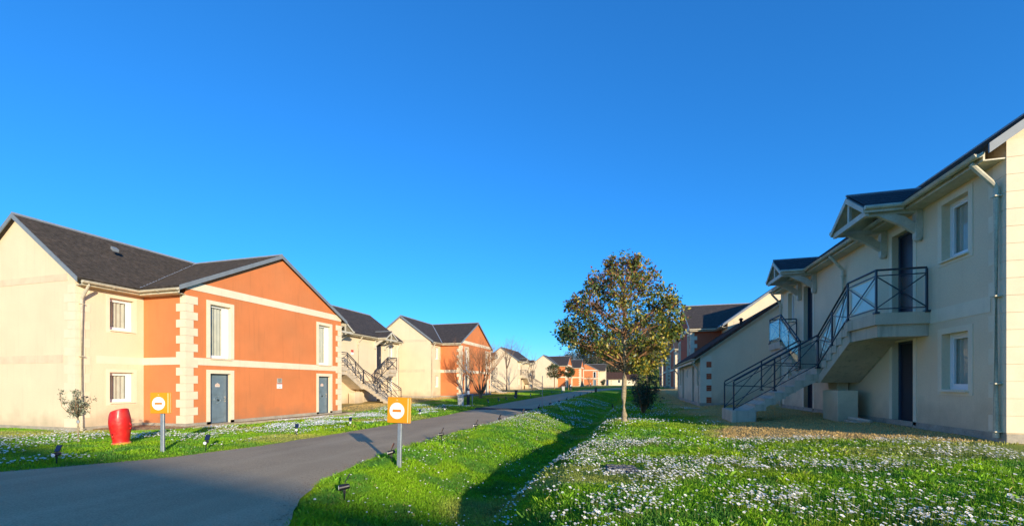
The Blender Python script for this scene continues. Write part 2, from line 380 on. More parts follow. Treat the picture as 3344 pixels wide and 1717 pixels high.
def window(parent, p, o, detail=2, style='casement'):
    a, b, c, d_ = o; q = p - .20; W, H = b - a, d_ - c
    key = (round(W, 3), round(H, 3), detail, style)
    if key not in _wc:
        fr = MB(); t = .065
        if style == 'tall':
            fr.box((0, 0, 0), (.06, W, .12)); fr.box((0, 0, H - .09), (.06, W, H)); fr.box((0, 0, .12), (.06, .04, H - .09)); fr.box((0, W - .10, .12), (.07, W, H - .09))
            fr.box((.0, W - .26, .12), (.045, W - .10, H - .09))
        else:
            fr.box((0, 0, 0), (.06, W, t)); fr.box((0, 0, H - t), (.06, W, H)); fr.box((0, 0, t), (.06, .05, H - t)); fr.box((0, W - t, t), (.06, W, H - t))
            fr.box((.0, .05, t), (.045, .09, H - t)); fr.box((0, W - t - .10, t), (.075, W - t, H - t)); fr.box((0, .09, t), (.045, W - t - .1, t + .05))
            fr.box((0, .05, H - t - .05), (.045, W - t - .1, H - t))
        cu = MB(); n = 26
        for k in range(n):
            y0, y1 = .03 + (W - .06) * k / n, .03 + (W - .06) * (k + 1) / n
            f = lambda y: -.035 + .022 * math.sin(y * 46) + .008 * math.sin(y * 113)
            cu.face([(f(y0), y0, .02), (f(y1), y1, .02), (f(y1), y1, H - .02), (f(y0), y0, H - .02)])
        pn = MB(); pn.face([(.02, .04, .05), (.02, W - .05, .05), (.02, W - .05, H - .05), (.02, .04, H - .05)])
        bk = MB(); bk.face([(-.25, 0, 0), (-.25, W, 0), (-.25, W, H), (-.25, 0, H)])
        for y in (0, W): bk.face([(-.25, y, 0), (.0, y, 0), (.0, y, H), (-.25, y, H)])
        for z in (0, H): bk.face([(-.25, 0, z), (.0, 0, z), (.0, W, z), (-.25, W, z)])
        _wc[key] = (fr.mesh('window_frame', M['white']), pn.mesh('pane', M['glass']), cu.mesh('curtain', M['curtain']), bk.mesh('room_lining', M['interior']))
    f, pn, cu, bk = _wc[key]
    o_ = obj('window', f, parent); o_.location = (q, a, c)
    obj('pane', pn, o_); obj('room_lining', bk, o_)
    if detail > 0: obj('curtain', cu, o_)
    if detail > 1:
        s = MB(); s.prism([(.0, -.02, 0), (.27, -.02, -.03), (.27, -.02, -.055), (.0, -.02, -.03)], (0, W + .04, 0)); s.build('sill', M['trim'], o_)
    return o_
def door(parent, p, o, detail=2, m='door', hand=1):
    a, b, c, d_ = o; q = p - .20; W, H = b - a, d_ - c
    f = MB(); f.box((0, 0, 0), (.07, .05, H)); f.box((0, W - .05, 0), (.07, W, H)); f.box((0, .05, H - .05), (.07, W - .05, H))
    fr = f.build('door_frame', M['doorframe'], parent); fr.location = (q, a, c)
    lf = MB(); lf.box((-.02, .05, .03), (.03, W - .05, H - .05))
    if detail > 1:
        # raised field panels and a ring with side bars
        for w0, w1 in ((.18, .80), (1.15, H - .2)):
            lf.box((.03, .13, w0), (.038, W - .13, w1)); lf.box((.038, .17, w0 + .05), (.046, W - .17, w1 - .05))
        lf.box((.03, .08, .93), (.043, W - .08, .99))
        n = 24
        for k in range(n):
            a0, a1 = 2 * math.pi * k / n, 2 * math.pi * (k + 1) / n
            for r0, r1, x in ((.125, .16, .052),):
                P = [(x, W / 2 + r * math.cos(t), .96 + r * math.sin(t)) for r, t in ((r0, a0), (r1, a0), (r1, a1), (r0, a1))]
                lf.prism([(x_ - .022, y, z) for x_, y, z in P], (.022, 0, 0))
    leaf_ = lf.build('door', M[m], parent, bevel=.004 if detail > 1 else 0); leaf_.location = (q, a, c)
    if detail > 0:
        h = MB(); y = W - .12
        h.box((.03, y - .02, .88), (.042, y + .02, 1.10)); h.tube([(.04, y, 1.03), (.09, y, 1.03), (.09, y - .11, 1.03)], .011)
        h.build('handle', M['chrome'], leaf_)
    if detail > 1:
        k = MB(); k.tube([(.046, W / 2, .96), (.09, W / 2, .96)], [.05, .035], n=12); k.build('knob', M['chrome'], leaf_, smooth=False)
        n_ = MB(); n_.box((.047, W * .38, 1.50), (.051, W * .60, 1.60)); n_.prism([(.047, W * .38, 1.602), (.047, W * .60, 1.602), (.047, W * .49, 1.66)], (.004, 0, 0)); n_.build('paper_notice', M['notice'], leaf_)
        r_ = MB(); r_.box((.0515, W * .40, 1.575), (.053, W * .58, 1.592)); r_.build('notice_heading', M['noticered'], leaf_)
    st = MB(); st.box((-.05, -.0, -.04), (.225, W, .015)); s_ = st.build('threshold', M['plinth'], parent); s_.location = (q, a, c)
    return leaf_
def band(parent, p, u0, u1, w0, w1, proud=.02, m='trim', joints=True):
    mb = MB(); mb.box((p, u0, w0), (p + proud, u1, w1)); return mb.build('band', M[m], parent)
def quoins(parent, p, u, sgn, w0=.15, w1=5.0, side=True, h=.31, lo=.45, sh=.20, single=True, m='stone', proud=.022, flip=0):
    """corner blocks at (p,u): front face runs towards sgn along y, side face towards -x"""
    n = int(round((w1 - w0) / h)); big = MB()
    for i in range(n):
        a, b = w0 + i * h + .004, w0 + (i + 1) * h - .004
        lf, ls = (lo, sh) if (i + flip) % 2 == 0 else (sh, lo)
        mb = MB() if single else big
        mb.box((p, u - sgn * (proud if side else 0), a), (p + proud, u + sgn * lf, b))
        if side: mb.box((p - .001, u, a), (p - ls, u - sgn * proud, b))
        if single: mb.build('quoin_block', M[m], parent)
    if not single: big.build('quoin_blocks', M[m], parent, kind='stuff')
def slab(mb, e0, e1, r1, r0, t=.09, m=0):
    """roof slab from its top face corners (counter-clockwise seen from above)"""
    P = [Vector(x) for x in (e0, e1, r1, r0)]; n = (P[1] - P[0]).cross(P[3] - P[0]).normalized()
    if n.z < 0: n = -n
    mb.prism([tuple(x) for x in P], tuple(-n * t), m)
def slates(parent, e0, eu, up, nu, nup, mt, keep=None, name='slates', wd=.22, ht=.19, seed=1):
    """individual slates laid over a slope; e0 eave start, eu unit along eave, up unit up-slope"""
    e0, eu, up = Vector(e0), Vector(eu).normalized(), Vector(up).normalized(); nn = eu.cross(up).normalized()
    if nn.z < 0: nn = -nn
    rr = np.random.default_rng(seed); V = []; Fc = []
    for j in range(nup):
        for i in range(-1, nu + 1):
            x = (i + (.5 if j % 2 else 0)) * wd; y = j * ht
            x0 = max(0, x + .004); x1 = min(nu * wd, x + wd - .004)
            if x1 - x0 < .03: continue
            c = e0 + eu * ((x0 + x1) / 2) + up * (y + ht / 2)
            if keep and not keep(c): continue
            j1, j2, j3 = rr.normal(0, .0025), rr.normal(0, .004), rr.normal(0, .002)
            tp, bt = .006, .020 + abs(j1)
            q = [(x0, y + j2, bt), (x1, y + j2 + j3, bt), (x1, y + ht + .02, tp), (x0, y + ht + .02, tp), (x0, y + j2, 0), (x1, y + j2 + j3, 0)]
            b = len(V); V += [tuple(e0 + eu * a + up * b_ + nn * c_) for a, b_, c_ in q]
            Fc += [(b, b+1, b+2, b+3), (b+4, b+5, b+1, b)]
    if V:
        me = np_mesh(name, np.array(V), np.array(Fc), mt); return obj(name, me, parent, kind='stuff')
def gutter(parent, pts, r=.065, m='gutter', pitch=None):
    """half-round gutter along a horizontal polyline"""
    mb = MB(); P = [Vector(p) for p in pts]
    for i in range(len(P) - 1):
        t = (P[i+1] - P[i]).normalized(); s = Vector((t.y, -t.x, 0)); n = 8
        ring = [(math.cos(math.pi * k / n) , -math.sin(math.pi * k / n)) for k in range(n + 1)]
        for k in range(n):
            (c0, s0), (c1, s1) = ring[k], ring[k + 1]
            mb.face([P[i] + s * c0 * r + Vector((0, 0, s0 * r)), P[i+1] + s * c0 * r + Vector((0, 0, s0 * r)), P[i+1] + s * c1 * r + Vector((0, 0, s1 * r)), P[i] + s * c1 * r + Vector((0, 0, s1 * r))])
        for e in (P[i], P[i+1]): mb.face([e + s * c * r + Vector((0, 0, z * r)) for c, z in ring])
        mb.tube([P[i] + s * r, P[i+1] + s * r], .011, n=5); mb.tube([P[i] - s * r, P[i+1] - s * r], .011, n=5)
        L = (P[i+1] - P[i]).length; k = max(1, int(L / .8))
        for q in range(1, k):
            c = P[i] + t * (L * q / k); mb.box(tuple(c + Vector((-.07, -.012, -.072)) if abs(t.y) > .5 else c + Vector((-.012, -.07, -.072))), tuple(c + Vector((.07, .012, -.05)) if abs(t.y) > .5 else c + Vector((.012, .07, -.05))))
    return mb.build('gutter', M[m], parent)
def downpipe(parent, u, pw=0, pe=.42, we=5.18, w0=.02, r=.045):
    mb = MB(); mb.tube([(pe, u, we + .02), (pe, u, we - .12), (pe - .04, u, we - .17), (pw + .10, u, we - .52), (pw + .065, u, we - .58), (pw + .065, u, w0)], r, n=8)
    for h in (w0 + .1, 1.0, 2.6, we - .75): mb.box((pw, u - .06, h), (pw + .12, u + .06, h + .025))
    return mb.build('downpipe', M['gutter'], parent)

WT, EV, RW = 5.45, 5.2, 7.72     # wall top, eave edge, ridge heights
HD = 3.1; OV = .35; TAN = (RW - WT) / HD
def gable_faces(mb, u, facing, m=0, w0=0, top=RW, half=HD, p0=0, wt=WT):
    P = [(p0, u, w0), (p0, u, wt), (p0 - half, u, top), (p0 - 2 * half, u, wt), (p0 - 2 * half, u, w0)]
    mb.face(P if facing < 0 else P[::-1], m)
def verge(parent, u, facing, p0=0, half=HD, ov=OV, top=RW, wt=WT, ax='u', m='zinc', tn=None):
    """grey board along both slopes of a gable whose plane is y=u (ax='u') or x=u (ax='p'; p0 then = centre along y)"""
    mb = MB(); tn = tn or (top - wt) / half; t = .03
    if ax == 'u':
        y0, y1 = (u + facing * .14, u + facing * (.14 + t))
        for s in (0, 1):
            e = (p0 + ov, wt - ov * tn) if s == 0 else (p0 - 2 * half - ov, wt - ov * tn); r_ = (p0 - half, top)
            mb.prism([(e[0], y0, e[1] + .115), (e[0], y0, e[1] - .06), (r_[0], y0, r_[1] - .06), (r_[0], y0, r_[1] + .115)], (0, y1 - y0, 0))
    else:
        for s in (-1, 1):
            e = (p0 + s * (half + ov), wt - ov * tn)
            mb.prism([(u, e[0], e[1] + .115), (u, e[0], e[1] - .06), (u, p0, top - .06), (u, p0, top + .115)], (t, 0, 0))
    return mb.build('verge_board', M[m], parent)
def main_roof(parent, u0, u1, detail, ov_g=.15, slm='slate', seed=1, keep=None):
    mb = MB(); h = .10
    e, r_ = (OV, WT - OV * TAN + h), (-HD, RW + h); e2 = (-2 * HD - OV, WT - OV * TAN + h)
    a, b = u0 - ov_g, u1 + ov_g
    slab(mb, (e[0], a, e[1]), (e[0], b, e[1]), (r_[0], b, r_[1]), (r_[0], a, r_[1]))
    slab(mb, (e2[0], b, e2[1]), (e2[0], a, e2[1]), (r_[0], a, r_[1]), (r_[0], b, r_[1]))
    mb.build('roof', M[slm], parent)
    rd = MB(); rd.tube([(r_[0], a, r_[1] + .01), (r_[0], b, r_[1] + .01)], .055, n=8); rd.build('ridge_capping', M['ridge'], parent)
    if detail > 1:
        sl = math.hypot(HD + OV, (HD + OV) * TAN)
        slates(parent, (e[0], a, e[1]), (0, 1, 0), (-1, 0, TAN), int((b - a) / .22), int(sl / .19), M[slm], seed=seed, keep=keep)
    fs = MB(); fs.box((OV - .035, a + .14, WT - OV * TAN - .13), (OV - .005, b - .14, WT - OV * TAN + .04)); fs.box((0.0, a + .15, WT - OV * TAN - .13), (OV - .04, b - .15, WT - OV * TAN - .105))
    fs.build('eave_board', M['gutter'], parent)

def stair_set(parent, uc, detail=2, ground_w=0.0, glass=True, side=1):
    """double flight meeting at a mid landing, then one flight out to the lawn; symmetrical about uc"""
    st = empty('staircase', (0, uc, 0)); st.parent = parent
    for s in (-1, 1):
        up = MB()
        up.box((0, s * 2.65, 2.38), (1.05, s * 4.0, 2.65)); up.box((0, s * 2.72, 2.10), (.98, s * 3.93, 2.38))
        up.prism([(0.02, s * 2.65, 2.38), (0.02, s * .72, 1.23), (0.02, s * .72, 1.05), (0.02, s * .9, 1.05), (0.02, s * 2.72, 2.10)], (1.0, 0, 0))
        up.build('landing_slab', M['concrete'], st)
    md = MB(); md.box((0, -.75, 1.08), (1.05, .75, 1.5)); md.build('mid_landing', M['concrete'], st)
    lo = MB(); lo.prism([(1.05, -.70, 1.30), (1.05, -.70, 1.06), (1.25, -.70, .98), (2.8, -.70, .05), (3.0, -.70, -.1), (3.02, -.70, .12)], (0, 1.4, 0)); lo.build('lower_soffit', M['concrete'], st)
    fb = MB(); fb.box((2.72, -.80, -.55), (3.42, .80, .165)); fb.build('footing_block', M['concrete'], st, bevel=.02)
    sp = MB(); sp.box((.30, side * .50, -.4), (.80, side * 1.49, .82)); sp.build('support_block', M['cream'], st, bevel=.01)
    sp = MB(); sp.box((.05, -.30, -.4), (.35, .30, 1.08)); sp.build('support_pier', M['cream'], st)
    sm = MB(); sm.box((0, 0, 0), (1.05, .30, .20)); stepU = sm.mesh('step', M['concrete'])
    sm = MB(); sm.box((0, -.72, 0), (.30, .72, .20)); stepL = sm.mesh('step', M['concrete'])
    for s in (-1, 1):
        for k in range(1, 6):
            w_ = 2.65 - .19 * k; y = 2.65 - .317 * k
            o = obj('step', stepU, st); o.location = (0.003, s * y + (0 if s > 0 else -.30), w_ - .2)
    for k in range(1, 8):
        o = obj('step', stepL, st); o.location = (1.05 + .275 * (k - 1), 0, 1.5 - .19 * k - .2)
    # railings
    def rail(path, posts, nm='railing', gl=True, cut=None):
        """path: list of (x,y,w floor)"""
        h = MB(); h.tube([(x, y, w_ + 1.0) for x, y, w_ in path], .026 if detail > 1 else .034, n=6); bw = 1 if detail > 1 else 1.6
        r_ = h.build(nm, M['rail'], st)
        t = MB()
        for i in range(len(path) - 1):
            a, b = Vector(path[i]), Vector(path[i + 1]); Z = Vector((0, 0, 1))
            t.bar(a + Z * .87, b + Z * .87, .03, .022 * bw); t.bar(a + Z * .10, b + Z * .10, .03, .022 * bw)
        t.build('rail_bars', M['rail'], r_)
        for i in range(len(path) - 1):
            a, b = Vector(path[i]), Vector(path[i + 1]); Z = Vector((0, 0, 1)); L = (b - a).length
            n = max(1, round(L / 1.15))
            x = MB(); g = MB()
            for k in range(n):
                c, d_ = a.lerp(b, k / n), a.lerp(b, (k + 1) / n)
                x.bar(c + Z * .11, d_ + Z * .86, .018, .022 * bw); x.bar(c + Z * .86, d_ + Z * .11, .018, .022 * bw)
                if gl and L > .5:
                    off = Vector(((b - a).y, -(b - a).x, 0)).normalized() * .03
                    c2, d2 = c.lerp(d_, .06), c.lerp(d_, .94)
                    q = [c2 + Z * .14, d2 + Z * .14, d2 + Z * .83, c2 + Z * .83]; g.prism([p + off for p in q], off * .25)
            x.build('cross_bars', M['rail'], r_)
            if g.f: g.build('glass_panel', M['railglass'], r_)
            for k in range(n + 1):
                if k == n and i < len(path) - 2: continue
                c = a.lerp(b, k / n); pm = MB(); pm.box((-.02, -.02, -.02), (.02, .02, .98)); pm.box((-.05, -.05, -.02), (.05, .05, .03))
                po = pm.build('railing_post', M['rail'], r_); po.location = c
    for s in (-1, 1):
        rail([(.06, s * 3.97, 2.65), (1.02, s * 3.97, 2.65), (1.02, s * 2.62, 2.65), (1.02, s * .76, 1.5)], None, gl=glass)
        rail([(1.02, s * .70, 1.5), (3.35, s * .70, .10)], None, gl=glass)
    return st
def canopy(parent, uc, detail=2):
    """small gabled porch roof on braces over an upstairs door"""
    cp = empty('canopy', (0, uc, 0)); cp.parent = parent
    w_, e, a, x0, x1 = .87, 5.20, 5.80, -.6, 1.18
    for s in (-1, 1):
        mb = MB(); slab(mb, (x1, s * (w_ + .02), e), (x0, s * (w_ + .02), e), (x0, 0, a), (x1, 0, a), t=.06); mb.build('canopy_roof', M['slate_blue' if detail > 1 else 'slate'], cp)
        if detail > 1:
            sl = Vector((0, -s * w_, a - e))
            slates(cp, (x1, s * (w_ + .03), e), (-1, 0, 0), sl, 8, 6, M['slate_blue'], seed=int(uc * 10) + s + 5, wd=.22, ht=.17)
    rd = MB(); rd.tube([(x1 + .02, 0, a + .03), (x0, 0, a + .03)], .03, n=6); rd.build('canopy_ridge', M['ridge'], cp)
    bb = MB()
    for s in (-1, 1):
        bb.prism([(x1, s * w_, e - .02), (x1, s * w_, e - .14), (x1, 0, a - .17), (x1, 0, a - .03)], (.03, 0, 0))
    bb.build('bargeboard', M['wood'], cp)
    fr = MB(); fr.box((x1 - .10, -w_ + .03, e - .20), (x1 - .02, w_ - .03, e - .07)); fr.box((x1 - .09, -.05, e - .07), (x1 - .03, .05, a - .12)); fr.build('tie_beam', M['wood'], cp)
    sf = MB()
    for s in (-1, 1): sf.prism([(x1 - .03, s * (w_ - .01), e - .075), (x1 - .03, s * (w_ - .01), e - .095), (x1 - .03, 0, a - .10), (x1 - .03, 0, a - .08)], (-(x1 - .05), 0, 0))
    sf.build('canopy_soffit', M['wood'], cp)
    for s in (-1, 1):
        g = MB(); g.tube([(x1 + .02, s * (w_ + .05), e - .03), (.42, s * (w_ + .05), e - .03)], .05, n=8); g.box((.42, s * (w_ + .0), e - .14), (x1, s * (w_ + .02), e - .03)); g.build('canopy_gutter', M['gutter'], cp)
        y = s * .72
        b = MB(); b.box((0, y - .07, 4.40), (.14, y + .07, 5.10)); b.tube([(.07, y, 4.42), (.07, y, 4.36), (.07, y, 4.33)], [.07, .08, .035], n=8)
        b.build('wall_post', M['wood'], cp, bevel=.008)
        b = MB(); b.prism([(.10, y - .045, 4.50), (.10, y - .045, 4.72), (.34, y - .045, 4.94), (.86, y - .045, 5.12), (1.04, y - .045, 5.12), (.80, y - .045, 4.96), (.44, y - .045, 4.76)], (0, .09, 0)); b.build('brace', M['wood'], cp)
        b = MB(); b.box((0, y - .05, 5.0), (x1 - .1, y + .05, 5.115)); b.build('side_beam', M['wood'], cp)
    return cp

def block_S(name, loc, rz, label, group, detail=2, length=12.04, canopies=(True, True), gables=(True, True), seed=3, stairs=True):
    root = empty(name, loc, rz, label=label, cat='house', group=group); L = length; uc = L / 2
    ops = []
    for s in (-1, 1):
        a, b = sorted((uc + s * 2.52, uc + s * 3.38)); ops += [(a, b, .02, 2.07), (a, b, 2.68, 4.80)]
        a, b = sorted((uc + s * 4.36, uc + s * 5.12)); ops += [(a, b, .89, 2.08), (a, b, 3.67, 4.88)]
    mb = MB(); front_wall(mb, 0, 0, L, -.6, WT, ops)
    gable_faces(mb, 0, -1, w0=-.6); gable_faces(mb, L, 1, w0=-.6)
    mb.face([(-2 * HD, 0, -.6), (-2 * HD, 0, WT), (-2 * HD, L, WT), (-2 * HD, L, -.6)])
    mb.build('wall', M['cream'], root)
    pl = MB(); pl.box((-.02, -.02, -.6), (.012, L + .02, .10)) if detail > 1 else None
    if detail > 1:
        pl.box((-2 * HD, -.012, -.6), (-.02, .0, .10)); pl.box((-2 * HD, L, -.6), (-.02, L + .012, .10))
    if pl.f: pl = pl.build('plinth', M['plinth'], root)
    main_roof(root, 0, L, detail, seed=seed)
    for u, f in ((0, -1), (L, 1)): verge(root, u, f)
    for i, o in enumerate(ops):
        if i % 2 == 0 and i in (0, 4): door(root, 0, o, detail if detail < 2 else 1, m='doordark')
        elif i in (1, 5): door(root, 0, o, min(detail, 1), m='doordark')
        else: window(root, 0, o, detail)
        if detail > 0: surround(root, 0, o, t=.12 if i not in (0, 4) else .12, proud=.012, bottom=i in (2, 3, 6, 7))
    if detail > 0:
        # string course between the openings
        for a, b in ((.35, uc - 4.0), (uc + 4.0, L - .35)):
            band(root, 0, a, b, 2.36, 2.66, proud=.010, m='trim')
        for uu, s in ((0, 1), (L, -1)):
            quoins(root, 0, uu, s, w0=.12, w1=5.08, side=False, single=detail > 1, lo=.40, sh=.30, proud=.006, m='trim')
            mbq = MB()
            for k in range(17):
                a, b = .12 + k * .31 + .003, .12 + (k + 1) * .31 - .003; ln = .62 if k % 2 else .42
                if b > 5.4: continue
                y = uu - s * .014
                if detail > 1:
                    q = MB(); q.box((.012, uu, a), (-ln, y, b)); q.build('quoin_block', M['stone'], root)
                else: mbq.box((.012, uu, a), (-ln, y, b))
            if mbq.f: mbq.build('quoin_blocks', M['stone'], root, kind='stuff')
    g = gutter(root, [(OV + .075, -.05, EV - .02), (OV + .075, L + .05, EV - .02)])
    for u in (.13, L / 2, L - .13):
        if detail > 0: downpipe(root, u, w0=.02 if u != L / 2 else 1.5)
    for s, c in zip((-1, 1), canopies):
        if c: canopy(root, uc + s * 2.95, detail)
    if stairs: stair_set(root, uc, detail, glass=detail > 1, side=1 if detail > 1 else -1)
    return root

def block_T(name, loc, rz, label, group, detail=2, length=13.2, seed=4, orange='orange', plaque=False, main='cream', second=True):
    root = empty(name, loc, rz, label=label, cat='house', group=group); L = length
    a0, a1, PW = 2.13, 11.07, 2.2; uc = (a0 + a1) / 2; hw = (a1 - a0) / 2
    WTW = 5.40; TW = (RW - WTW) / hw; OW = .35
    mops = [(1.0, 1.78, .98, 2.09), (1.0, 1.78, 3.66, 4.83)]
    mb = MB(); front_wall(mb, 0, 0, a0, -.6, WT, mops)
    if L > a1 + .3: front_wall(mb, 0, a1, L, -.6, WT, [])
    gable_faces(mb, 0, -1, w0=-.6); gable_faces(mb, L, 1, w0=-.6)
    mb.face([(-2 * HD, 0, -.6), (-2 * HD, 0, WT), (-2 * HD, L, WT), (-2 * HD, L, -.6)])
    mb.build('wall', M[main], root)
    d1, d2 = (3.09, 4.0), (uc * 2 - 4.0 + .02, uc * 2 - 3.09 + .04)
    wops = [(*d1, .04, 2.08), (*d1, 2.70, 4.86), (*d2, .04, 2.08), (*d2, 2.70, 4.86)]
    ow = MB(); front_wall(ow, PW, a0, a1, -.6, WTW, wops, m=0, mrev=1)
    ow.face([(PW, a0, WTW), (PW, a1, WTW), (PW, uc, RW)], 0)
    ow.face([(0, a0, -.6), (PW, a0, -.6), (PW, a0, WTW), (0, a0, WT)][::1], 0)
    ow.face([(0, a1, -.6), (0, a1, WT), (PW, a1, WTW), (PW, a1, -.6)], 0)
    ow.build('gable_wing_wall', [M[orange], M['stone']], root)
    main_roof(root, 0, L, detail, seed=seed, keep=(lambda c: not (c.x > -HD and RW - TW * abs(c.y - uc) > RW - TAN * (c.x + HD) + .02)))
    for u, f in ((0, -1), (L, 1)): verge(root, u, f)
    # wing roof, cut along the valleys
    h = .10; wr = MB(); pf = PW + .15
    eh = WTW - OW * TW + h
    for s in (-1, 1):
        ye = uc + s * (hw + OW)
        xe = -HD + (RW + h - eh) / TAN      # where the main slope reaches the wing eave height
        P = [(pf, ye, eh), (pf, uc, RW + h + .003), (-HD - .02, uc, RW + h + .003), (xe - .02, ye, eh)]
        P = [Vector(q) for q in P]; n = (P[1] - P[0]).cross(P[3] - P[0]).normalized(); n = n if n.z > 0 else -n
        wr.prism([tuple(q) for q in P], tuple(-n * .09))
        if detail > 1:
            sl = math.hypot(hw + OW, (hw + OW) * TW)
            slates(root, (pf, ye, eh), (-1, 0, 0), (0, -s, TW), int((pf + HD) / .22), int(sl / .19), M['slate'], seed=seed + 3 + s,
                   keep=lambda c: c.x > -HD + (RW + h - c.z) / TAN - .05, name='slates')
        vl = MB(); vl.bar((xe, ye, eh + .012), (-HD, uc, RW + h + .012), .10, .02); vl.build('valley_flashing', M['ridge'], root)
        fs = MB(); fs.box((xe - .1, ye - s * .005, eh - .27), (pf - .03, ye - s * .035, eh - .07)); fs.box((OV, ye - s * .04, eh - .27), (PW, ye - s * OW, eh - .25)); fs.build('eave_board', M['gutter'], root)
        gy_ = ye + s * .07
        gutter(root, [(OV + .1, gy_, eh - .13), (pf, gy_, eh - .13)] if s > 0 else [(pf, gy_, eh - .13), (OV + .1, gy_, eh - .13)])
    wr.build('wing_roof', M['slate'], root)
    rd = MB(); rd.tube([(pf, uc, RW + h + .015), (-HD, uc, RW + h + .015)], .05, n=8); rd.build('ridge_capping', M['ridge'], root)
    verge(root, PW + .151, 1, p0=uc, half=hw, ov=OW, top=RW, wt=WTW, ax='p')
    gutter(root, [(OV + .075, -.05, EV - .02), (OV + .075, a0 - OW - .02, EV - .02)])
    if L > a1 + .8: gutter(root, [(OV + .075, a1 + OW, EV - .02), (OV + .075, L + .05, EV - .02)])
    # bands
    band(root, PW, a0, a1, 2.40, 2.68); band(root, 0, .6, a0 - .022, 2.40, 2.68, proud=.006, m='trim')
    k = (5.60 - WTW) / TW
    bt = MB(); bt.prism([(PW, a0 + .0, 5.28), (PW, a1, 5.28), (PW, a1 , WTW - .01), (PW, a1 - k, 5.59), (PW, a0 + k, 5.59), (PW, a0, WTW - .01)], (.02, 0, 0)); bt.build('band', M['trim'], root)
    sb = MB(); sb.box((.001, a0 - .02, 2.40), (PW - .001, a0 - .0, 2.68)); sb.box((.001, a1, 2.40), (PW - .001, a1 + .02, 2.68)); sb.build('band', M['trim'], root)
    if detail > 0:
        for u, s in ((0, -1), (L, 1)):
            gb = MB(); gb.box((-2 * HD, u, 2.40), (-.60, u + s * .007, 2.68)); gb.build('band', M['trimgrey'], root)
            gb = MB(); kk = (5.55 - WT) / TAN; gb.box((-2 * HD + .05, u, 5.26), (-kk - .25, u + s * .010, 5.50)); gb.build('band', M['trimgrey'], root)
    lo_, sh_ = .45, .28
    for u, s in ((a0, 1), (a1, -1)):
        big = MB()
        for i in range(17):
            a, b = .15 + i * .305 + .004, .15 + (i + 1) * .305 - .004
            if b > 5.28: break
            lf, ls = (lo_, .26) if i % 2 else (sh_, .46)
            q = MB() if detail > 1 else big
            q.box((PW, u - s * .026, a), (PW + .026, u + s * lf, b)); q.box((PW, u, a), (PW - ls, u - s * .026, b))
            if detail > 1: q.build('quoin_block', M['stone'], root)
        if detail <= 1: big.build('quoin_blocks', M['stone'], root, kind='stuff')
    if detail > 1:
        for i in range(17):
            a, b = .15 + i * .31 + .004, .15 + (i + 1) * .31 - .004
            if b > 5.3: break
            ln, ls = (.38, .52) if i % 2 else (.56, .34)
            q = MB(); q.box((0, -.010, a), (.010, ls * .8, b)); q.box((-.0005, 0, a), (-ln, -.010, b)); q.build('quoin_block', M['stone'], root)
    pl = MB(); pl.box((PW, a0 - .03, -.6), (PW + .03, a1 + .03, .15) if False else (PW + .03, d1[0] , .15)); pl.box((PW, d1[1], -.6), (PW + .03, d2[0], .15)); pl.box((PW, d2[1], -.6), (PW + .03, a1 + .03, .15))
    pl.box((0.03, a0 - .03, -.6), (PW, a0, .15)); pl.box((.03, a1, -.6), (PW, a1 + .03, .15)); pl.box((0, -.03, -.6), (.03, a0, .15)); pl.box((-2 * HD, -.03, -.6), (0, 0, .15)); pl.box((-2 * HD, L, -.6), (0, L + .03, .15))
    pl.build('plinth', M['plinth'], root)
    for i, o in enumerate(wops):
        if i % 2 == 0: door(root, PW, o, detail)
        else: window(root, PW, o, detail, 'tall')
        if detail > 0 or True: surround(root, PW, o, t=.15, proud=.03, bottom=False, m='trim')
    for o in mops: window(root, 0, o, detail)
    if detail > 1:
        for o in mops: surround(root, 0, o, t=.11, proud=.008, m='trim')
    if detail > 0: downpipe(root, .14, w0=-.02)
    if detail > 1:
        rv = MB(); z = RW + h - TAN * 1.35; rv.prism([(-1.75, 2.07, z + .28), (-1.60, 2.07, z + .17), (-1.60, 2.27, z + .17), (-1.75, 2.27, z + .28)], (.02, 0, .10))
        rv.build('roof_vent', M['zinc'], root)
    if plaque:
        u = uc - .03
        p1 = MB(); p1.box((PW + .01, u - .14, 1.70), (PW + .03, u + .14, 1.93)); pq = p1.build('address_plaque', M['plaque'], root)
        t = MB()
        for w_, l_ in ((1.885, .20), (1.845, .16), (1.80, .20), (1.76, .10)): t.box((PW + .031, u - l_ / 2, w_), (PW + .034, u + l_ / 2, w_ + .018))
        t.build('plaque_lettering', M['dark'], pq)
        p2 = MB(); p2.box((PW + .01, u - .15, 1.44), (PW + .03, u + .15, 1.69)); pw_ = p2.build('number_plaque', M['signwhite'], root)
        r2 = MB(); r2.box((PW + .031, u - .15, 1.655), (PW + .033, u + .15, 1.69)); r2.build('plaque_stripe', M['noticered'], pw_)
        n2 = MB(); n2.box((PW + .031, u - .07, 1.49), (PW + .033, u + .07, 1.505)); n2.box((PW + .031, u - .006, 1.585), (PW + .033, u + .006, 1.625)); n2.build('plaque_lettering', M['dark'], pw_)
    return root

# --- left row
G_ROW = 'two-storey residence blocks along the lane'
L1 = block_T('gabled_house', (-18.5, 10.04, 0), 0, 'large nearest house on the left with orange gable wing and two blue-grey doors', G_ROW, 2, length=12.3, plaque=True)
L1b = block_S('stair_house', (-20.4, 22.37, .22), 0, 'cream house with outside double staircase directly behind the nearest orange gable wing', G_ROW, 1, seed=8)
pq = MB(); pq.box((.0, 5.2, 3.85), (.02, 5.48, 4.03)); pq.build('red_plaque', M['noticered'], L1b)
pq = MB(); pq.box((.0, 5.2, 3.66), (.02, 5.48, 3.84)); pq.build('number_plaque', M['signwhite'], L1b)
L2 = block_T('gabled_house', (-18.15, 36.25, .38), 0, 'second orange gabled house on the left, behind the leafless multi-stemmed tree', G_ROW, 1, length=13.2, seed=12)
L2b = block_S('stair_house', (-20.1, 49.6, .42), 0, 'cream house with stairs and porch half hidden behind the second orange gable', G_ROW, 0, seed=13)
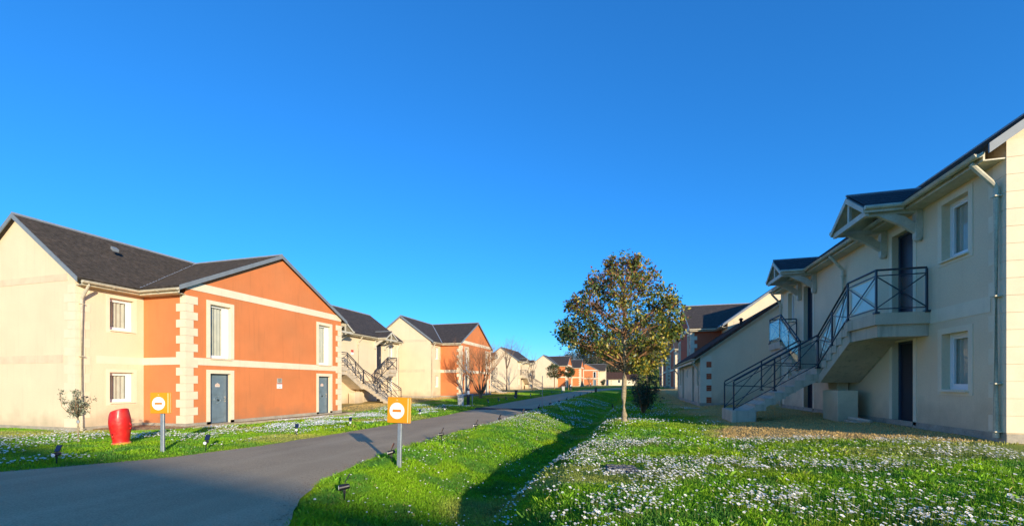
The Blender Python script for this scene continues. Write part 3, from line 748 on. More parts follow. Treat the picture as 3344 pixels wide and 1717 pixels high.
L3 = block_S('stair_house', (-20.1, 74.8, .68), 0, 'cream house with two porches and stairs, between the second and third orange gables', G_ROW, 0, seed=14)
L4 = block_T('gabled_house', (-17.2, 99.5, .82), 0, 'third orange gabled house on the left, behind the two small round trees', G_ROW, 0, seed=15)
L5 = block_T('gabled_house', (-16.2, 118.4, 1.0), 0, 'fourth orange gabled house, narrow orange side just beyond the two round trees', G_ROW, 0, seed=16)
L6 = block_T('gabled_house', (-22.4, 155, 1.15), R(-90), 'farthest orange gable, turned to face down the lane, with grey roof running right', G_ROW, 0, seed=17)
# --- right row
R1 = block_S('stair_house', (6.5, 21.84, .65), R(180), 'nearest house on the right, shaded cream wall with double staircase, porches and sunlit end wall', G_ROW, 2, seed=21)
R2 = block_T('gabled_house', (6.6, 46.7, .65), R(180), 'dark-roofed red house rising above the tiled annex on the right', G_ROW, 1, seed=22, orange='red')
R3 = block_T('gabled_house', (7.8, 71.9, 1.12), R(180), 'second red house on the right, glimpsed past the annex corner', G_ROW, 0, seed=23, orange='red')
R3b = block_T('gabled_house', (7.8, 86.5, 1.2), R(180), 'third red house on the right, narrow strip behind the second', G_ROW, 0, seed=24, orange='red')
R4 = block_T('gabled_house', (8.5, 109, 1.3), R(180), 'farthest red house on the right with white corner blocks', G_ROW, 0, seed=25, orange='red')

# --- tiled annex on the right
def annex():
    root = empty('tiled_annex', (3.55, 35.85, .62), R(180), label='low single-storey annex with brown tiled roof and brick-inset corner on the right', cat='annex')
    L, wt, D = 10.95, 2.62, 7.6; tn = .70; ow = .32
    ops = [(L - 1.25, L - .55, .95, 2.25), (L - 3.1, L - 2.25, .0, 2.12), (L - 5.7, L - 5.35, 1.50, 1.98), (L - 8.35, L - 7.5, .0, 2.12), (L - 9.9, L - 9.2, .95, 2.18)]
    mb = MB(); front_wall(mb, 0, 0, L, -.6, wt, ops)
    for u, f in ((0, -1), (L, 1)):
        P = [(0, u, -.6), (0, u, wt), (-D / 2, u, wt + tn * D / 2), (-D, u, wt), (-D, u, -.6)]; mb.face(P if f < 0 else P[::-1])
    mb.face([(-D, 0, -.6), (-D, 0, wt), (-D, L, wt), (-D, L, -.6)]); mb.build('wall', M['cream'], root)
    h = .1; rf = MB(); e = wt - ow * tn + h; r_ = wt + tn * D / 2 + h
    for s in (0, 1):
        xe = ow if s == 0 else -D - ow
        slab(rf, (xe, -.2, e), (xe, L + .2, e), (-D / 2, L + .2, r_), (-D / 2, -.2, r_), t=.12)
    rf.build('roof', M['tile'], root)
    # near verge and front slope tiles
    slates(root, (ow + .02, -.22, e), (0, 1, 0), (-1, 0, tn), int((L + .44) / .26), 16, M['tile'], name='roof_tiles', wd=.26, ht=.30, seed=5)
    for k in range(15):
        d0 = k * .30; x0 = ow - d0 * .82; z0 = e + .03 + d0 * .82 * tn
        t = MB(); t.prism([(x0, L + .20, z0 + .015), (x0, L + .26, z0 - .03), (x0, L + .26, z0 - .15), (x0, L + .20, z0 - .15)], (-.262, 0, .262 * tn - .02)); t.build('verge_tile', M['tile'], root)
    vb = MB(); vb.prism([(ow, L + .16, e - .11), (ow, L + .16, e - .22), (-D / 2, L + .16, r_ - .22), (-D / 2, L + .16, r_ - .11)], (0, .03, 0)); vb.build('verge_board', M['gutter'], root)
    fs = MB(); fs.box((ow - .03, -.1, e - .30), (ow, L + .15, e - .10)); fs.build('eave_board', M['gutter'], root)
    gutter(root, [(ow + .07, -.15, e - .10), (ow + .07, L + .2, e - .10)], r=.06)
    for u in (.2, L - .15): downpipe(root, u, pe=ow + .07, we=e - .16, w0=-.05)
    pv = MB(); x = -2.1; z = wt + h + tn * 2.1; pv.tube([(x, L - .5, z - .1), (x, L - .5, z + .30)], .07, n=10); pv.tube([(x, L - .5, z + .30), (x, L - .5, z + .33), (x, L - .5, z + .40)], [.12, .12, .05], n=10); pv.build('vent_pipe', M['tile'], root)
    for i, o in enumerate(ops):
        if i in (1, 3): door(root, 0, o, 0, m='doordark')
        else: window(root, 0, o, 1)
        surround(root, 0, o, t=.11, proud=.012, bottom=i not in (1, 3))
    # corner blocks with brick insets on the end wall
    for k in range(8):
        a, b = .02 + k * .318 + .003, .02 + (k + 1) * .318 - .003
        q = MB(); q.box((.010, L, a), (-.56 if k % 2 else -.305, L + .014, b)); q.build('quoin_block', M['trim'], root)
        q = MB(); q.box((0, L - (.30 if k % 2 else .42), a), (.010, L, b)); q.build('quoin_block', M['trim'], root)
        if k % 2 == 0:
            for j in range(3):
                for i in range(1 + (j % 2 == 0)):
                    x0 = -.31 - i * .125 if j % 2 == 0 else -.31; x1 = x0 - (.12 if j % 2 == 0 else .245)
                    q = MB(); q.box((x0, L, a + .008 + j * .101), (x1, L + .013, a + .100 + j * .101)); q.build('brick', M['brick'], root)
    pl = MB(); pl.box((-.0, -.02, -.6), (.03, L + .03, .02)); pl.box((-D, L, -.6), (0, L + .03, .02)); pl.build('plinth', M['plinth'], root)
    return root
annex()
# --- low white house closing the lane
def far_house(loc, rz, label, L, seedx=0):
    root = empty('bungalow', loc, rz, label=label, cat='house')
    wt, D, tn, ow = 2.5, 7.0, .72, .35
    ops = [(2.6, 3.5, .9, 2.1), (5.6, 6.6, .0, 2.2), (10, 10.9, .9, 2.1)]; ops = [o for o in ops if o[1] < L - .5]
    mb = MB(); front_wall(mb, 0, 0, L, -1, wt, ops)
    for u, f in ((0, -1), (L, 1)):
        P = [(0, u, -1), (0, u, wt), (-D / 2, u, wt + tn * D / 2), (-D, u, wt), (-D, u, -1)]; mb.face(P if f < 0 else P[::-1])
    mb.face([(-D, 0, -1), (-D, 0, wt), (-D, L, wt), (-D, L, -1)]); mb.build('wall', M['trim'], root)
    rf = MB(); e = wt - ow * tn + .1; r_ = wt + tn * D / 2 + .1
    for s in (0, 1):
        xe = ow if s == 0 else -D - ow; slab(rf, (xe, -.2, e), (xe, L + .2, e), (-D / 2, L + .2, r_), (-D / 2, -.2, r_), t=.12)
    rf.build('roof', M['tile'], root)
    for i, o in enumerate(ops):
        if i == 1: door(root, 0, o, 0, m='navydoor')
        else: window(root, 0, o, 0)
        surround(root, 0, o, t=.15, proud=.02, bottom=i != 1)
    q = MB()
    for u in (0.25, 4.6, 7.4):
        for k in range(4): q.box((.002, u, .3 + k * .6), (.02, u + .28, .55 + k * .6))
    q.build('brick_insets', M['brick'], root, kind='stuff')
    gutter(root, [(ow + .06, 0, e - .1), (ow + .06, L, e - .1)])
    return root
far_house((-15.2, 166, 1.2), R(-90), 'low white house with brown roof and navy door closing the end of the lane', 17)
far_house((9.2, 120, 1.3), R(180), 'low grey-walled house at the far end of the right-hand row', 12)
# --- house behind the viewer, source of the long shade over the junction
block_S('stair_house', (27.55, -21.4, .3), R(78.5), 'house behind the viewer on the far side of the junction', G_ROW, 0, length=22, seed=31)

# ------------------------------------------------------------------ turf, flowers, gravel
def scatter(n, x0, x1, y0, y1, seed):
    r_ = np.random.default_rng(seed); return r_.uniform(x0, x1, n), r_.uniform(y0, y1, n), r_
def on_turf(X, Y, pad=.0):
    el, er = I(Y, EL), I(Y, ER)
    t = (X < el - pad) | (X > er + pad)
    t &= ~((X < -16.1) & (Y > 12.0) & (Y < 21.3)); t &= ~((X < -18.3) & (Y > 9.9)); t &= ~((X > 6.4) & (Y > 9.7)); t &= ~((X > 3.5) & (Y > 24.8))
    t &= ~((np.abs(X + .15) < .34) & (np.abs(Y - 6.90) < .34))
    t &= ~((X < -15.75) & (Y > 11.4) & (Y < 21.6))
    return t
def blades(name, n, reg, hgt, wid, seed, label, per=5, spread=.03, dens=None):
    X, Y, r_ = scatter(n, *reg, seed); k = on_turf(X, Y, -.07)
    d_ = dryness(X, Y); k &= r_.random(n) > d_ * .2
    if dens is not None: k &= r_.random(n) < dens(X, Y)
    X, Y, d_ = X[k], Y[k], d_[k]
    X = np.repeat(X, per) + r_.normal(0, spread, len(X) * per); Y = np.repeat(Y, per) + r_.normal(0, spread, len(Y) * per); d_ = np.repeat(d_, per)
    m = len(X); Z = ground(X, Y) + (vn(X, Y, 1.1) - .5) * .05 - .012
    patch = vn(X, Y, 1.3, 6); H = hgt * (.45 + .7 * r_.random(m)) * (.55 + .9 * patch) * (1 - .4 * d_); W = wid * (.6 + .8 * r_.random(m))
    a = r_.uniform(0, 2 * np.pi, m); tl = r_.uniform(.1, .75, m) ; b = r_.uniform(0, 2 * np.pi, m)
    dx, dy = np.cos(a) * W / 2, np.sin(a) * W / 2
    tx, ty = np.cos(b) * H * tl, np.sin(b) * H * tl
    V = np.empty((m, 4, 3), np.float32)
    V[:, 0] = np.stack([X - dx, Y - dy, Z], 1); V[:, 1] = np.stack([X + dx, Y + dy, Z], 1)
    V[:, 2] = np.stack([X + dx * .8 + tx * .45, Y + dy * .8 + ty * .45, Z + H * .6], 1); V[:, 3] = np.stack([X - dx * .2 + tx, Y - dy * .2 + ty, Z + H * np.sqrt(1 - np.minimum(tl, .9) ** 2)], 1)
    base = np.arange(m)[:, None] * 4; Fc = base + np.array([[0, 1, 2, 3]])
    n1 = vn(X, Y, 1.9, 8)[:, None]; n2 = r_.random((m, 1)); n3 = ss(vn(X, Y, .7, 9), .45, .75)[:, None]
    col = LUSH * (1 - n1) + LUSH2 * n1
    col = col * (.65 + .8 * n2); col = col * (1 - n3 * .45) + np.array([.42, .50, .012]) * n3 * .45
    dk = (ss(vn(X, Y, 2.6, 12), .5, .8)[:, None]) * .6; col = col * (1 - dk) + DARK * dk
    dd = np.clip(d_ * 1.1 + (r_.random(m) < .03) * .6, 0, 1)[:, None]; col = col * (1 - dd) + DRY * (.7 + .6 * n2) * dd
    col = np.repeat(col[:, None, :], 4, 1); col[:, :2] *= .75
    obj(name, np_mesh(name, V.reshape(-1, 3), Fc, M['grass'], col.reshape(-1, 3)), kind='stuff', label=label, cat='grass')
blades('lawn_grass', 85000, (-7, 5.2, 3.2, 9.5), .065, .009, 1, 'short lush grass across the near banks, ditch and daisy meadow', per=5)
blades('lawn_grass', 46000, (-7, 6.6, 9.5, 24), .08, .018, 2, 'grass of the middle verge and ditch around the trees', per=4, spread=.05)
blades('lawn_grass', 34000, (-9, 6.6, 24, 62), .09, .04, 3, 'shaded grass strip running away between lane and right-hand houses', per=3, spread=.12)
blades('lawn_grass', 44000, (-24, -9, 3.5, 12.5), .06, .014, 4, 'grass verge in front of the nearest cream end wall', per=5, spread=.04)
blades('lawn_grass', 30000, (-20, -9, 12.5, 60), .085, .03, 5, 'grass verge along the far side of the lane', per=4, spread=.08)
# longer tufts
blades('grass_tufts', 900, (-6.2, 5, 3.5, 13), .13, .006, 6, 'scattered longer tufts of grass on the banks', per=14, spread=.035)

def daisies(name, n, reg, seed, dens, label, r0=.0140, full=True):
    X, Y, r_ = scatter(n, *reg, seed); k = on_turf(X, Y, .12); p = dens(X, Y); k &= r_.random(n) < p
    X, Y = X[k], Y[k]; m = len(X); Z0 = ground(X, Y); H = r_.uniform(.06, .12, m); Z = Z0 + H
    rad = r0 * r_.uniform(.55, 1.45, m)
    az, tl = R(SUN_AZ) + r_.normal(0, .6, m), np.abs(r_.normal(.30, .22, m))   # heads lean towards the sun
    nrm = np.stack([np.sin(az) * np.sin(tl), np.cos(az) * np.sin(tl), np.cos(tl)], 1)
    t1 = np.cross(nrm, np.array([0, 1., 0])); t1 /= np.linalg.norm(t1, axis=1)[:, None]; t2 = np.cross(nrm, t1)
    K = 8; ce = np.stack([X + nrm[:, 0] * .01, Y + nrm[:, 1] * .01, Z], 1); V = [ce]
    for j in range(K):
        an = 2 * np.pi * j / K; rr = rad * (1 if j % 2 == 0 else .80)
        V.append(ce + t1 * (np.cos(an) * rr)[:, None] + t2 * (np.sin(an) * rr)[:, None] - nrm * (rad * -.18)[:, None])
    V = np.stack(V, 1); b = np.arange(m)[:, None] * (K + 1)
    Fc = np.concatenate([b + np.array([[0, 1 + j, 1 + (j + 1) % K]]) for j in range(K)])
    o = obj(name, np_mesh(name, V.reshape(-1, 3), Fc, M['petal']), kind='stuff', label=label, cat='flowers')
    # yellow hearts and stems
    cr = rad * .36; c2 = ce + nrm * .0015; V = [c2 + nrm * .003]
    for j in range(5):
        an = 2 * np.pi * j / 5; V.append(c2 + t1 * (np.cos(an) * cr)[:, None] + t2 * (np.sin(an) * cr)[:, None])
    V = np.stack(V, 1); b = np.arange(m)[:, None] * 6; Fc = np.concatenate([b + np.array([[0, 1 + j, 1 + (j + 1) % 5]]) for j in range(5)])
    if full:
        obj('flower_hearts', np_mesh('flower_hearts', V.reshape(-1, 3), Fc, M['petalcore']), o, kind='stuff')
        g = np.stack([X, Y, Z0 - .01], 1); sx = np.stack([np.full(m, .0016), np.full(m, .0008), np.zeros(m)], 1)
        V = np.stack([g - sx, g + sx, ce + sx - nrm * .002, ce - sx - nrm * .002], 1); Fc = np.arange(m)[:, None] * 4 + np.array([[0, 1, 2, 3]])
        obj('flower_stems', np_mesh('flower_stems', V.reshape(-1, 3), Fc, M['stem']), o, kind='stuff')
def dens_meadow(X, Y):
    a = ss(.6 * vn(X, Y, .95, 20) + .4 * vn(X, Y, 2.3, 27), .40, .60) * (.15 + .85 * ss(vn(X, Y, 5, 21), .35, .7))
    e = ss(X, -2.05, -1.3)                                    # starts on the crest right of the ditch
    dry = 1 - ss(dryness(X, Y), .2, .7)
    bare = 1 - .85 * ss(1.1 - np.hypot((X - .9 - .0) / 1.3, (Y - 8.9) / .8), 0, .6)
    stripe = 1 - .7 * ss(.5 - np.abs((Y - 6.7) - .25 * (X - 3.2)), 0, .45) * ss(X, 1.8, 2.6) * (1 - ss(X, 4.4, 5))
    return np.clip((a * .62 + .05) * e * dry * bare * stripe, 0, 1)
daisies('daisies', 46000, (-1.9, 5.6, 3.4, 10.5), 31, dens_meadow, 'dense white daisies all over the sunlit meadow beside the right-hand house')
def dens_back(X, Y):
    return ss(vn(X, Y, .9, 22), .35, .65) * (1 - ss(dryness(X, Y), .2, .6)) * ss(X, -1.9, -1.0) * (1 - ss(Y, 22, 30) * .6) * .34
daisies('daisies', 13000, (-1.9, 4.5, 10.5, 30), 32, dens_back, 'white daisies around the foot of the round tree and in the shade behind it', r0=.02, full=False)
def dens_bank(X, Y):
    a = .10 + .9 * ss(vn(X, Y, 1.3, 23), .55, .8)
    edge = ss(Y, 14.2, 16.5) * 2.2 * ss(-X, 2.9, 3.6)
    return np.clip((a * .22 + edge * .35) * (1 - ss(X, -2.4, -1.8) * .6), 0, 1)
daisies('daisies', 9500, (-5.8, -1.7, 3.6, 20), 33, dens_bank, 'scattered daisies on the bank between lane and ditch')
daisies('daisies', 5500, (-5.8, -2.0, 20, 42), 34, lambda X, Y: ss(vn(X, Y, .8, 24), .45, .7) * .8, 'pale daisies on the shaded bank beyond the speed hump', r0=.024, full=False)
def dens_left(X, Y):
    a = ss(vn(X, Y, 1.1, 25), .42, .68); lane = ss(-9.75 - X, 0, .8) * (1 - ss(-X, 14.6, 15.6))
    lane2 = np.where(Y < 9.5, ss(I(Y, EL) - X, .25, 1.0) * (1 - ss(-X, 17.5, 18.5)), lane)
    return np.clip(a * lane2 * (.35 + .65 * ss(vn(X, Y, 4, 26), .3, .7)), 0, 1)
daisies('daisies', 15000, (-22, -9.4, 4.5, 12), 35, dens_left, 'daisies drifting across the verge in front of the cream end wall', r0=.018)
daisies('daisies', 16000, (-16, -9.4, 12, 26), 36, lambda X, Y: np.clip(dens_left(X, Y) * (1.2 + ss(Y, 13, 16)), 0, 1), 'thick band of daisies along the lane before the orange gable', r0=.02, full=False)

# gravel strip at the foot of the nearest house
gs = MB()
pts = [(-18.2, 10.6), (-16.9, 10.9), (-15.65, 12.0), (-15.6, 21.4), (-17.2, 22.2), (-18.5, 22.2), (-18.5, 10.5)]
gs.prism([(x, y, gz(x, y) + .03) for x, y in pts], (0, 0, -.2)); gs.build('gravel_bed', M['gravelbed'], kind='structure')
def pebbles(name, n, test, seed, mt, r0=.018, parent=None, **k):
    r_ = np.random.default_rng(seed); X = r_.uniform(-18.4, -15.55, n); Y = r_.uniform(10.5, 22.2, n); kk = test(X, Y); X, Y = X[kk], Y[kk]; m = len(X)
    Z = ground(X, Y) + .03 + r_.uniform(0, .02, m); s = r0 * r_.uniform(.6, 1.7, m)
    o = np.array([[1, 0, 0], [0, 1, 0], [-1, 0, 0], [0, -1, 0], [0, 0, .7], [0, 0, -.5]], float); a = r_.uniform(0, 6.28, m); ca, sa = np.cos(a), np.sin(a)
    st = r_.uniform(.7, 1.5, (m, 1)); P = o[None] * s[:, None, None]; P[..., 0] *= st
    V = np.stack([P[..., 0] * ca[:, None] - P[..., 1] * sa[:, None] + X[:, None], P[..., 0] * sa[:, None] + P[..., 1] * ca[:, None] + Y[:, None], P[..., 2] + Z[:, None]], -1)
    t = np.array([[0, 1, 4], [1, 2, 4], [2, 3, 4], [3, 0, 4]]); Fc = (np.arange(m)[:, None, None] * 6 + t[None]).reshape(-1, 3)
    return obj(name, np_mesh(name, V.reshape(-1, 3), Fc, mt), parent, **k)
def in_bed(X, Y):
    return ((X > -15.6 - (Y < 12) * (12 - Y) * 1.2 - 9) & (X < -15.62 - np.clip(12 - Y, 0, 2) * 1.1) & (X < np.where(Y < 12.1, -15.6, -15.65)) & ((X > -16.35) | (Y < 12.2) | (Y > 21.1)))
pebbles('gravel', 16000, in_bed, 41, M['gravel'], kind='stuff', label='tan gravel strip at the foot of the orange gable wing', cat='gravel')
def grit():
    r_ = np.random.default_rng(99); n = 5200; Y = r_.uniform(3.6, 40, n) ** 1.0; right = r_.random(n) < .5
    el, er = I(Y, EL), I(Y, ER); d_ = np.abs(r_.normal(0, .16, n)); X = np.where(right, er - d_ + .04, el + d_ - .04); m = n
    Z = I(Y, ZC) + .035; sz = .009 * r_.uniform(.5, 1.7, m); o = np.array([[1, 0, 0], [0, 1, 0], [-1, 0, 0], [0, -1, 0], [0, 0, .7]], float); a = r_.uniform(0, 6.28, m)
    P = o[None] * sz[:, None, None]; V = np.stack([P[..., 0] * np.cos(a)[:, None] - P[..., 1] * np.sin(a)[:, None] + X[:, None], P[..., 0] * np.sin(a)[:, None] + P[..., 1] * np.cos(a)[:, None] + Y[:, None], P[..., 2] + Z[:, None]], -1)
    t = np.array([[0, 1, 4], [1, 2, 4], [2, 3, 4], [3, 0, 4]]); Fc = (np.arange(m)[:, None, None] * 5 + t[None]).reshape(-1, 3)
    obj('grit', np_mesh('grit', V.reshape(-1, 3), Fc, M['gravel']), kind='stuff', label='loose grit along both edges of the lane', cat='grit')
grit()
ed = MB()
for a, b in (((-15.6, 12.0), (-15.55, 16.6)), ((-15.55, 16.62), (-15.6, 21.4))):
    ed.bar((*a, gz(*a) + .02), (*b, gz(*b) + .02), .05, .14)
ed.build('timber_edging', M['edging'], label='thin timber board edging the gravel along the orange gable', cat='edging')

# ------------------------------------------------------------------ trees
def grow(mb, p, d_, L, r_, lvl, tips, rr, spread=.55, up=.12, seg=3, ratio=.72, kids=(2, 3), nmin=4, jit=.12):
    pts = [Vector(p)]; rad = [r_]; dd = Vector(d_).normalized()
    for i in range(seg):
        dd = (dd + Vector((rr.gauss(0, jit), rr.gauss(0, jit), rr.gauss(0, jit) + up))).normalized()
        pts.append(pts[-1] + dd * L / seg); rad.append(r_ * (1 - .35 * (i + 1) / seg))
    mb.tube(pts, rad, n=max(3, nmin + lvl - 1 if lvl > 1 else 3), cap=False)
    if lvl <= 0: tips.append((pts[-1], dd)); return
    tips.append((pts[-1], dd)) if lvl <= 1 else None
    for k in range(rr.randint(*kids)):
        q = rr.uniform(.55, 1.0); c = pts[min(seg, int(q * seg + .5))]
        ax = Vector((rr.gauss(0, 1), rr.gauss(0, 1), rr.gauss(0, .5))).normalized()
        nd = (dd + ax * spread * rr.uniform(.6, 1.5)).normalized()
        grow(mb, c, nd, L * ratio * rr.uniform(.75, 1.2), rad[-1] * .72, lvl - 1, tips, rr, spread, up, seg, ratio, kids, nmin, jit)
def leaves(name, cents, parent, n_per, rad, size, colf, seed, mt='leaf', flat=.0, **k):
    """folded leaf blades spread round every twig end"""
    r_ = np.random.default_rng(seed); Cn = np.repeat(np.array(cents), n_per, 0); m = len(Cn)
    g = r_.normal(0, 1, (m, 3)); g /= np.linalg.norm(g, axis=1)[:, None]; P = Cn + g * (rad * r_.random((m, 1)) ** .5)
    ax = r_.normal(0, 1, (m, 3)); ax[:, 2] -= .35; ax /= np.linalg.norm(ax, axis=1)[:, None]
    s2 = np.cross(ax, r_.normal(0, 1, (m, 3))); s2 /= np.linalg.norm(s2, axis=1)[:, None]; nn = np.cross(ax, s2)
    s = (size * r_.uniform(.6, 1.3, m))[:, None]
    V = np.stack([P, P + ax * s * .5 + s2 * s * .24 + nn * s * .06, P + ax * s, P + ax * s * .5 - s2 * s * .24 + nn * s * .06], 1)
    b = np.arange(m)[:, None] * 4; Fc = np.concatenate([b + np.array([[0, 1, 2]]), b + np.array([[0, 2, 3]])])
    col = np.repeat(colf(P, r_)[:, None, :], 4, 1)
    return obj(name, np_mesh(name, V.reshape(-1, 3), Fc, M[mt], col.reshape(-1, 3)), parent, **k)

# main tree: clear stem and an uneven, lobed evergreen crown
def main_tree():
    x, y = -.25, 14.5; z = gz(x, y); root = empty('round_crowned_tree', (x, y, z), label='evergreen tree with pale straight trunk and bronze-tipped round crown in the meadow', cat='tree')
    rr = random.Random(5); tr = MB()
    pts = [(0, 0, -.1), (.01, 0, .02), (.0, .01, .25), (-.02, 0, .9), (.01, .0, 1.6), (.02, -.02, 2.1), (.0, .02, 2.9), (.04, 0, 3.8), (.0, 0, 4.9), (-.05, .02, 5.7)]
    rad = [.17, .138, .108, .09, .083, .077, .06, .045, .03, .01]
    tr.tube(pts, rad, n=12); trunk = tr.build('trunk', M['bark'], root, smooth=True)
    dp = bpy.data.textures.new('barkbump', 'CLOUDS'); dp.noise_scale = .09
    sb = trunk.modifiers.new('s', 'SUBSURF'); sb.levels = 2; sb.render_levels = 2; sb.subdivision_type = 'SIMPLE'; md = trunk.modifiers.new('d', 'DISPLACE'); md.texture = dp; md.strength = .03
    # crown lobes: (x, z, radius, depth offset)
    lobes = [(-.1, 5.55, .62, 0), (.55, 5.45, .55, .3), (-.75, 5.2, .6, -.2), (.9, 5.0, .65, -.3), (0, 4.9, .8, .6), (0, 4.7, .8, -.8), (-1.35, 4.6, .6, .2), (1.4, 4.35, .6, .3),
             (-1.0, 4.2, .7, -.7), (-1.6, 3.95, .6, .4), (1.6, 3.75, .48, -.2), (1.0, 4.0, .75, .9), (0, 4.0, .8, -1.2), (.1, 3.9, .8, 1.3), (-2.05, 3.5, .48, 0), (-1.5, 3.2, .65, -.6),
             (-.8, 3.4, .7, .9), (.8, 3.3, .65, -1.0), (1.4, 3.3, .5, .5), (-2.15, 3.3, .40, .2), (-1.9, 3.05, .42, -.2), (-1.3, 2.9, .42, .5), (-.6, 2.85, .5, -.9), (.5, 2.7, .5, .8),
             (1.1, 2.8, .45, -.4), (-.3, 2.5, .42, .6), (.5, 2.15, .4, -.3), (1.0, 2.2, .42, .4), (1.6, 4.3, .33, 0), (.3, 5.85, .3, 0), (-.45, 5.85, .28, .1), (-1.1, 5.15, .3, .3), (-1.85, 4.35, .32, 0), (1.65, 3.3, .32, .1), (.7, 2.05, .3, .2)]
    br = MB(); tips = []
    for i, (lx, lz, lr, ly) in enumerate(lobes):
        h0 = max(1.75, min(4.9, lz - .55 - .35 * math.hypot(lx, ly))); a = Vector((0, 0, h0)); b = Vector((lx, ly, lz))
        mid = a.lerp(b, .5) + Vector((rr.gauss(0, .08), rr.gauss(0, .08), rr.gauss(0, .05) - .08)); br.tube([a, mid, b], [.04 if lr > .5 else .028, .026, .012], n=5, cap=False)
        for k in range(int(10 + lr * 30)):
            v = Vector((rr.gauss(0, 1), rr.gauss(0, 1), rr.gauss(0, 1))).normalized() * lr * rr.uniform(.5, 1.12)
            v.z *= .85; t = b + v; s = a.lerp(b, rr.uniform(.55, 1)); br.tube([s, s.lerp(t, .5) + Vector((0, 0, -.03)), t], [.011, .007, .004], n=3, cap=False); tips.append(tuple(t))
    br.build('branches', M['twig'], root, kind='stuff')
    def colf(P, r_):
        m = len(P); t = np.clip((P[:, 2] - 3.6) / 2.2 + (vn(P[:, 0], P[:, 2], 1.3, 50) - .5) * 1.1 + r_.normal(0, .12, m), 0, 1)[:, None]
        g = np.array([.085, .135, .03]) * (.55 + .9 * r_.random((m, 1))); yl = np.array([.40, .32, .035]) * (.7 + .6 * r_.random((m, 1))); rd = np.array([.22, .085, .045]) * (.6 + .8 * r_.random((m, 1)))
        c = np.where(r_.random((m, 1)) < t * .5, rd, g); warm = np.clip(.22 + .3 * (P[:, :1] > -.4) + .25 * (P[:, 2:] < 3.0), 0, 1)  # yellow leaves, more right and low, where sun gold is put into colour
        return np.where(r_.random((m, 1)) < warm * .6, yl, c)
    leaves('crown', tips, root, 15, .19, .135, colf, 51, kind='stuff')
    root.scale = (.905, .905, .905)
main_tree()

def round_tree(loc, h, cr, label, seed, cz=None, trunk=.05):
    root = empty('round_tree', (*loc, gz(*loc)), label=label, cat='tree', group='small clipped round trees by the lane'); rr = random.Random(seed)
    t = MB(); t.tube([(0, 0, -.1), (0, 0, h * .5), (0, 0, h * .8)], [trunk, trunk * .8, trunk * .4], n=8); t.build('trunk', M['twig'], root)
    cz = cz or h - cr; tips = []; br = MB()
    for k in range(260):
        v = Vector((rr.gauss(0, 1), rr.gauss(0, 1), rr.gauss(0, 1))).normalized() * rr.uniform(.35, 1.0) ** .6
        if vn(np.array([v.x * 2 + seed]), np.array([v.z * 2]), 1, seed)[0] < .28: continue
        q = Vector((v.x * cr, v.y * cr, cz + v.z * cr * .85)); tips.append(tuple(q))
        if k % 3 == 0: br.tube([(0, 0, cz - cr * .6), q], [.02, .006], n=3, cap=False)
    br.build('branches', M['twig'], root, kind='stuff')
    leaves('crown', tips, root, 13, cr * .16, .19 * max(1, cr / 1.6), lambda P, r_: np.array([.045, .075, .022]) * (.5 + 1.0 * r_.random((len(P), 1))) + (r_.random((len(P), 1)) < .15) * np.array([.05, .03, 0]), seed + 1, kind='stuff')
round_tree((-14.1, 79.5), 5.1, 1.75, 'larger dark round-headed young tree on the verge left of the third orange gable', 61, cz=3.4, trunk=.09)
round_tree((-11.3, 78.5), 4.5, 1.15, 'smaller round-headed young tree just right of the larger one', 62, cz=3.3, trunk=.07)

def bare_tree(loc, h, label, seed, stems=5, lean=.35, mt='twig', lvl=4, r0=.07, spread=.5, kids=(2, 3), fan=1.0, start=.28):
    root = empty('bare_tree', (*loc, gz(*loc)), label=label, cat='tree'); rr = random.Random(seed); tips = []
    tk = MB(); tk.tube([(0, 0, -.1), (0, 0, h * .06)], [r0 * 2.2, r0 * 1.9], n=8) if stems > 1 else tk.tube([(0, 0, -.1), (0, 0, h * .42)], [r0 * 1.3, r0], n=8)
    tk.build('trunk', M[mt], root)
    b = MB(); z0 = h * .05 if stems > 1 else h * .4
    for k in range(stems if stems > 1 else 5):
        a = 2 * math.pi * k / max(stems, 5) + rr.uniform(-.4, .4); le = lean * rr.uniform(.5, 1.2)
        grow(b, (math.cos(a) * r0 * .6, math.sin(a) * r0 * .6, z0), (math.cos(a) * le, math.sin(a) * le, 1), h * start, r0 * .85, lvl, tips, rr, spread, .10, 3, .74, kids)
    b.build('branches', M[mt], root, kind='stuff'); return root
bare_tree((-13.2, 36.3), 7.4, 'leafless multi-stemmed tree glowing orange in front of the second orange gable', 71, stems=8, lean=.72, lvl=4, r0=.085, kids=(3, 4), start=.25, spread=.5)
bare_tree((-19.5, 66), 9.0, 'tall bare tree rising behind the second orange gable', 72, stems=1, lvl=5, r0=.09, mt='twigpale', spread=.42, start=.22)
bare_tree((-15.8, 68.5), 6.6, 'thin bare tree in front of the cream end wall between second and third gables', 73, stems=1, lvl=3, r0=.06, mt='twigpale', spread=.4, kids=(2, 2), start=.26)
bare_tree((-24.5, 92), 9.5, 'bare tree top showing over the two-porch cream house', 74, stems=1, lvl=4, r0=.08, mt='twigpale', spread=.4, start=.25)
bare_tree((-13.2, 138), 5.2, 'small bare tree before the farthest orange gable', 75, stems=5, lvl=3, r0=.09, lean=.5, kids=(3, 3))

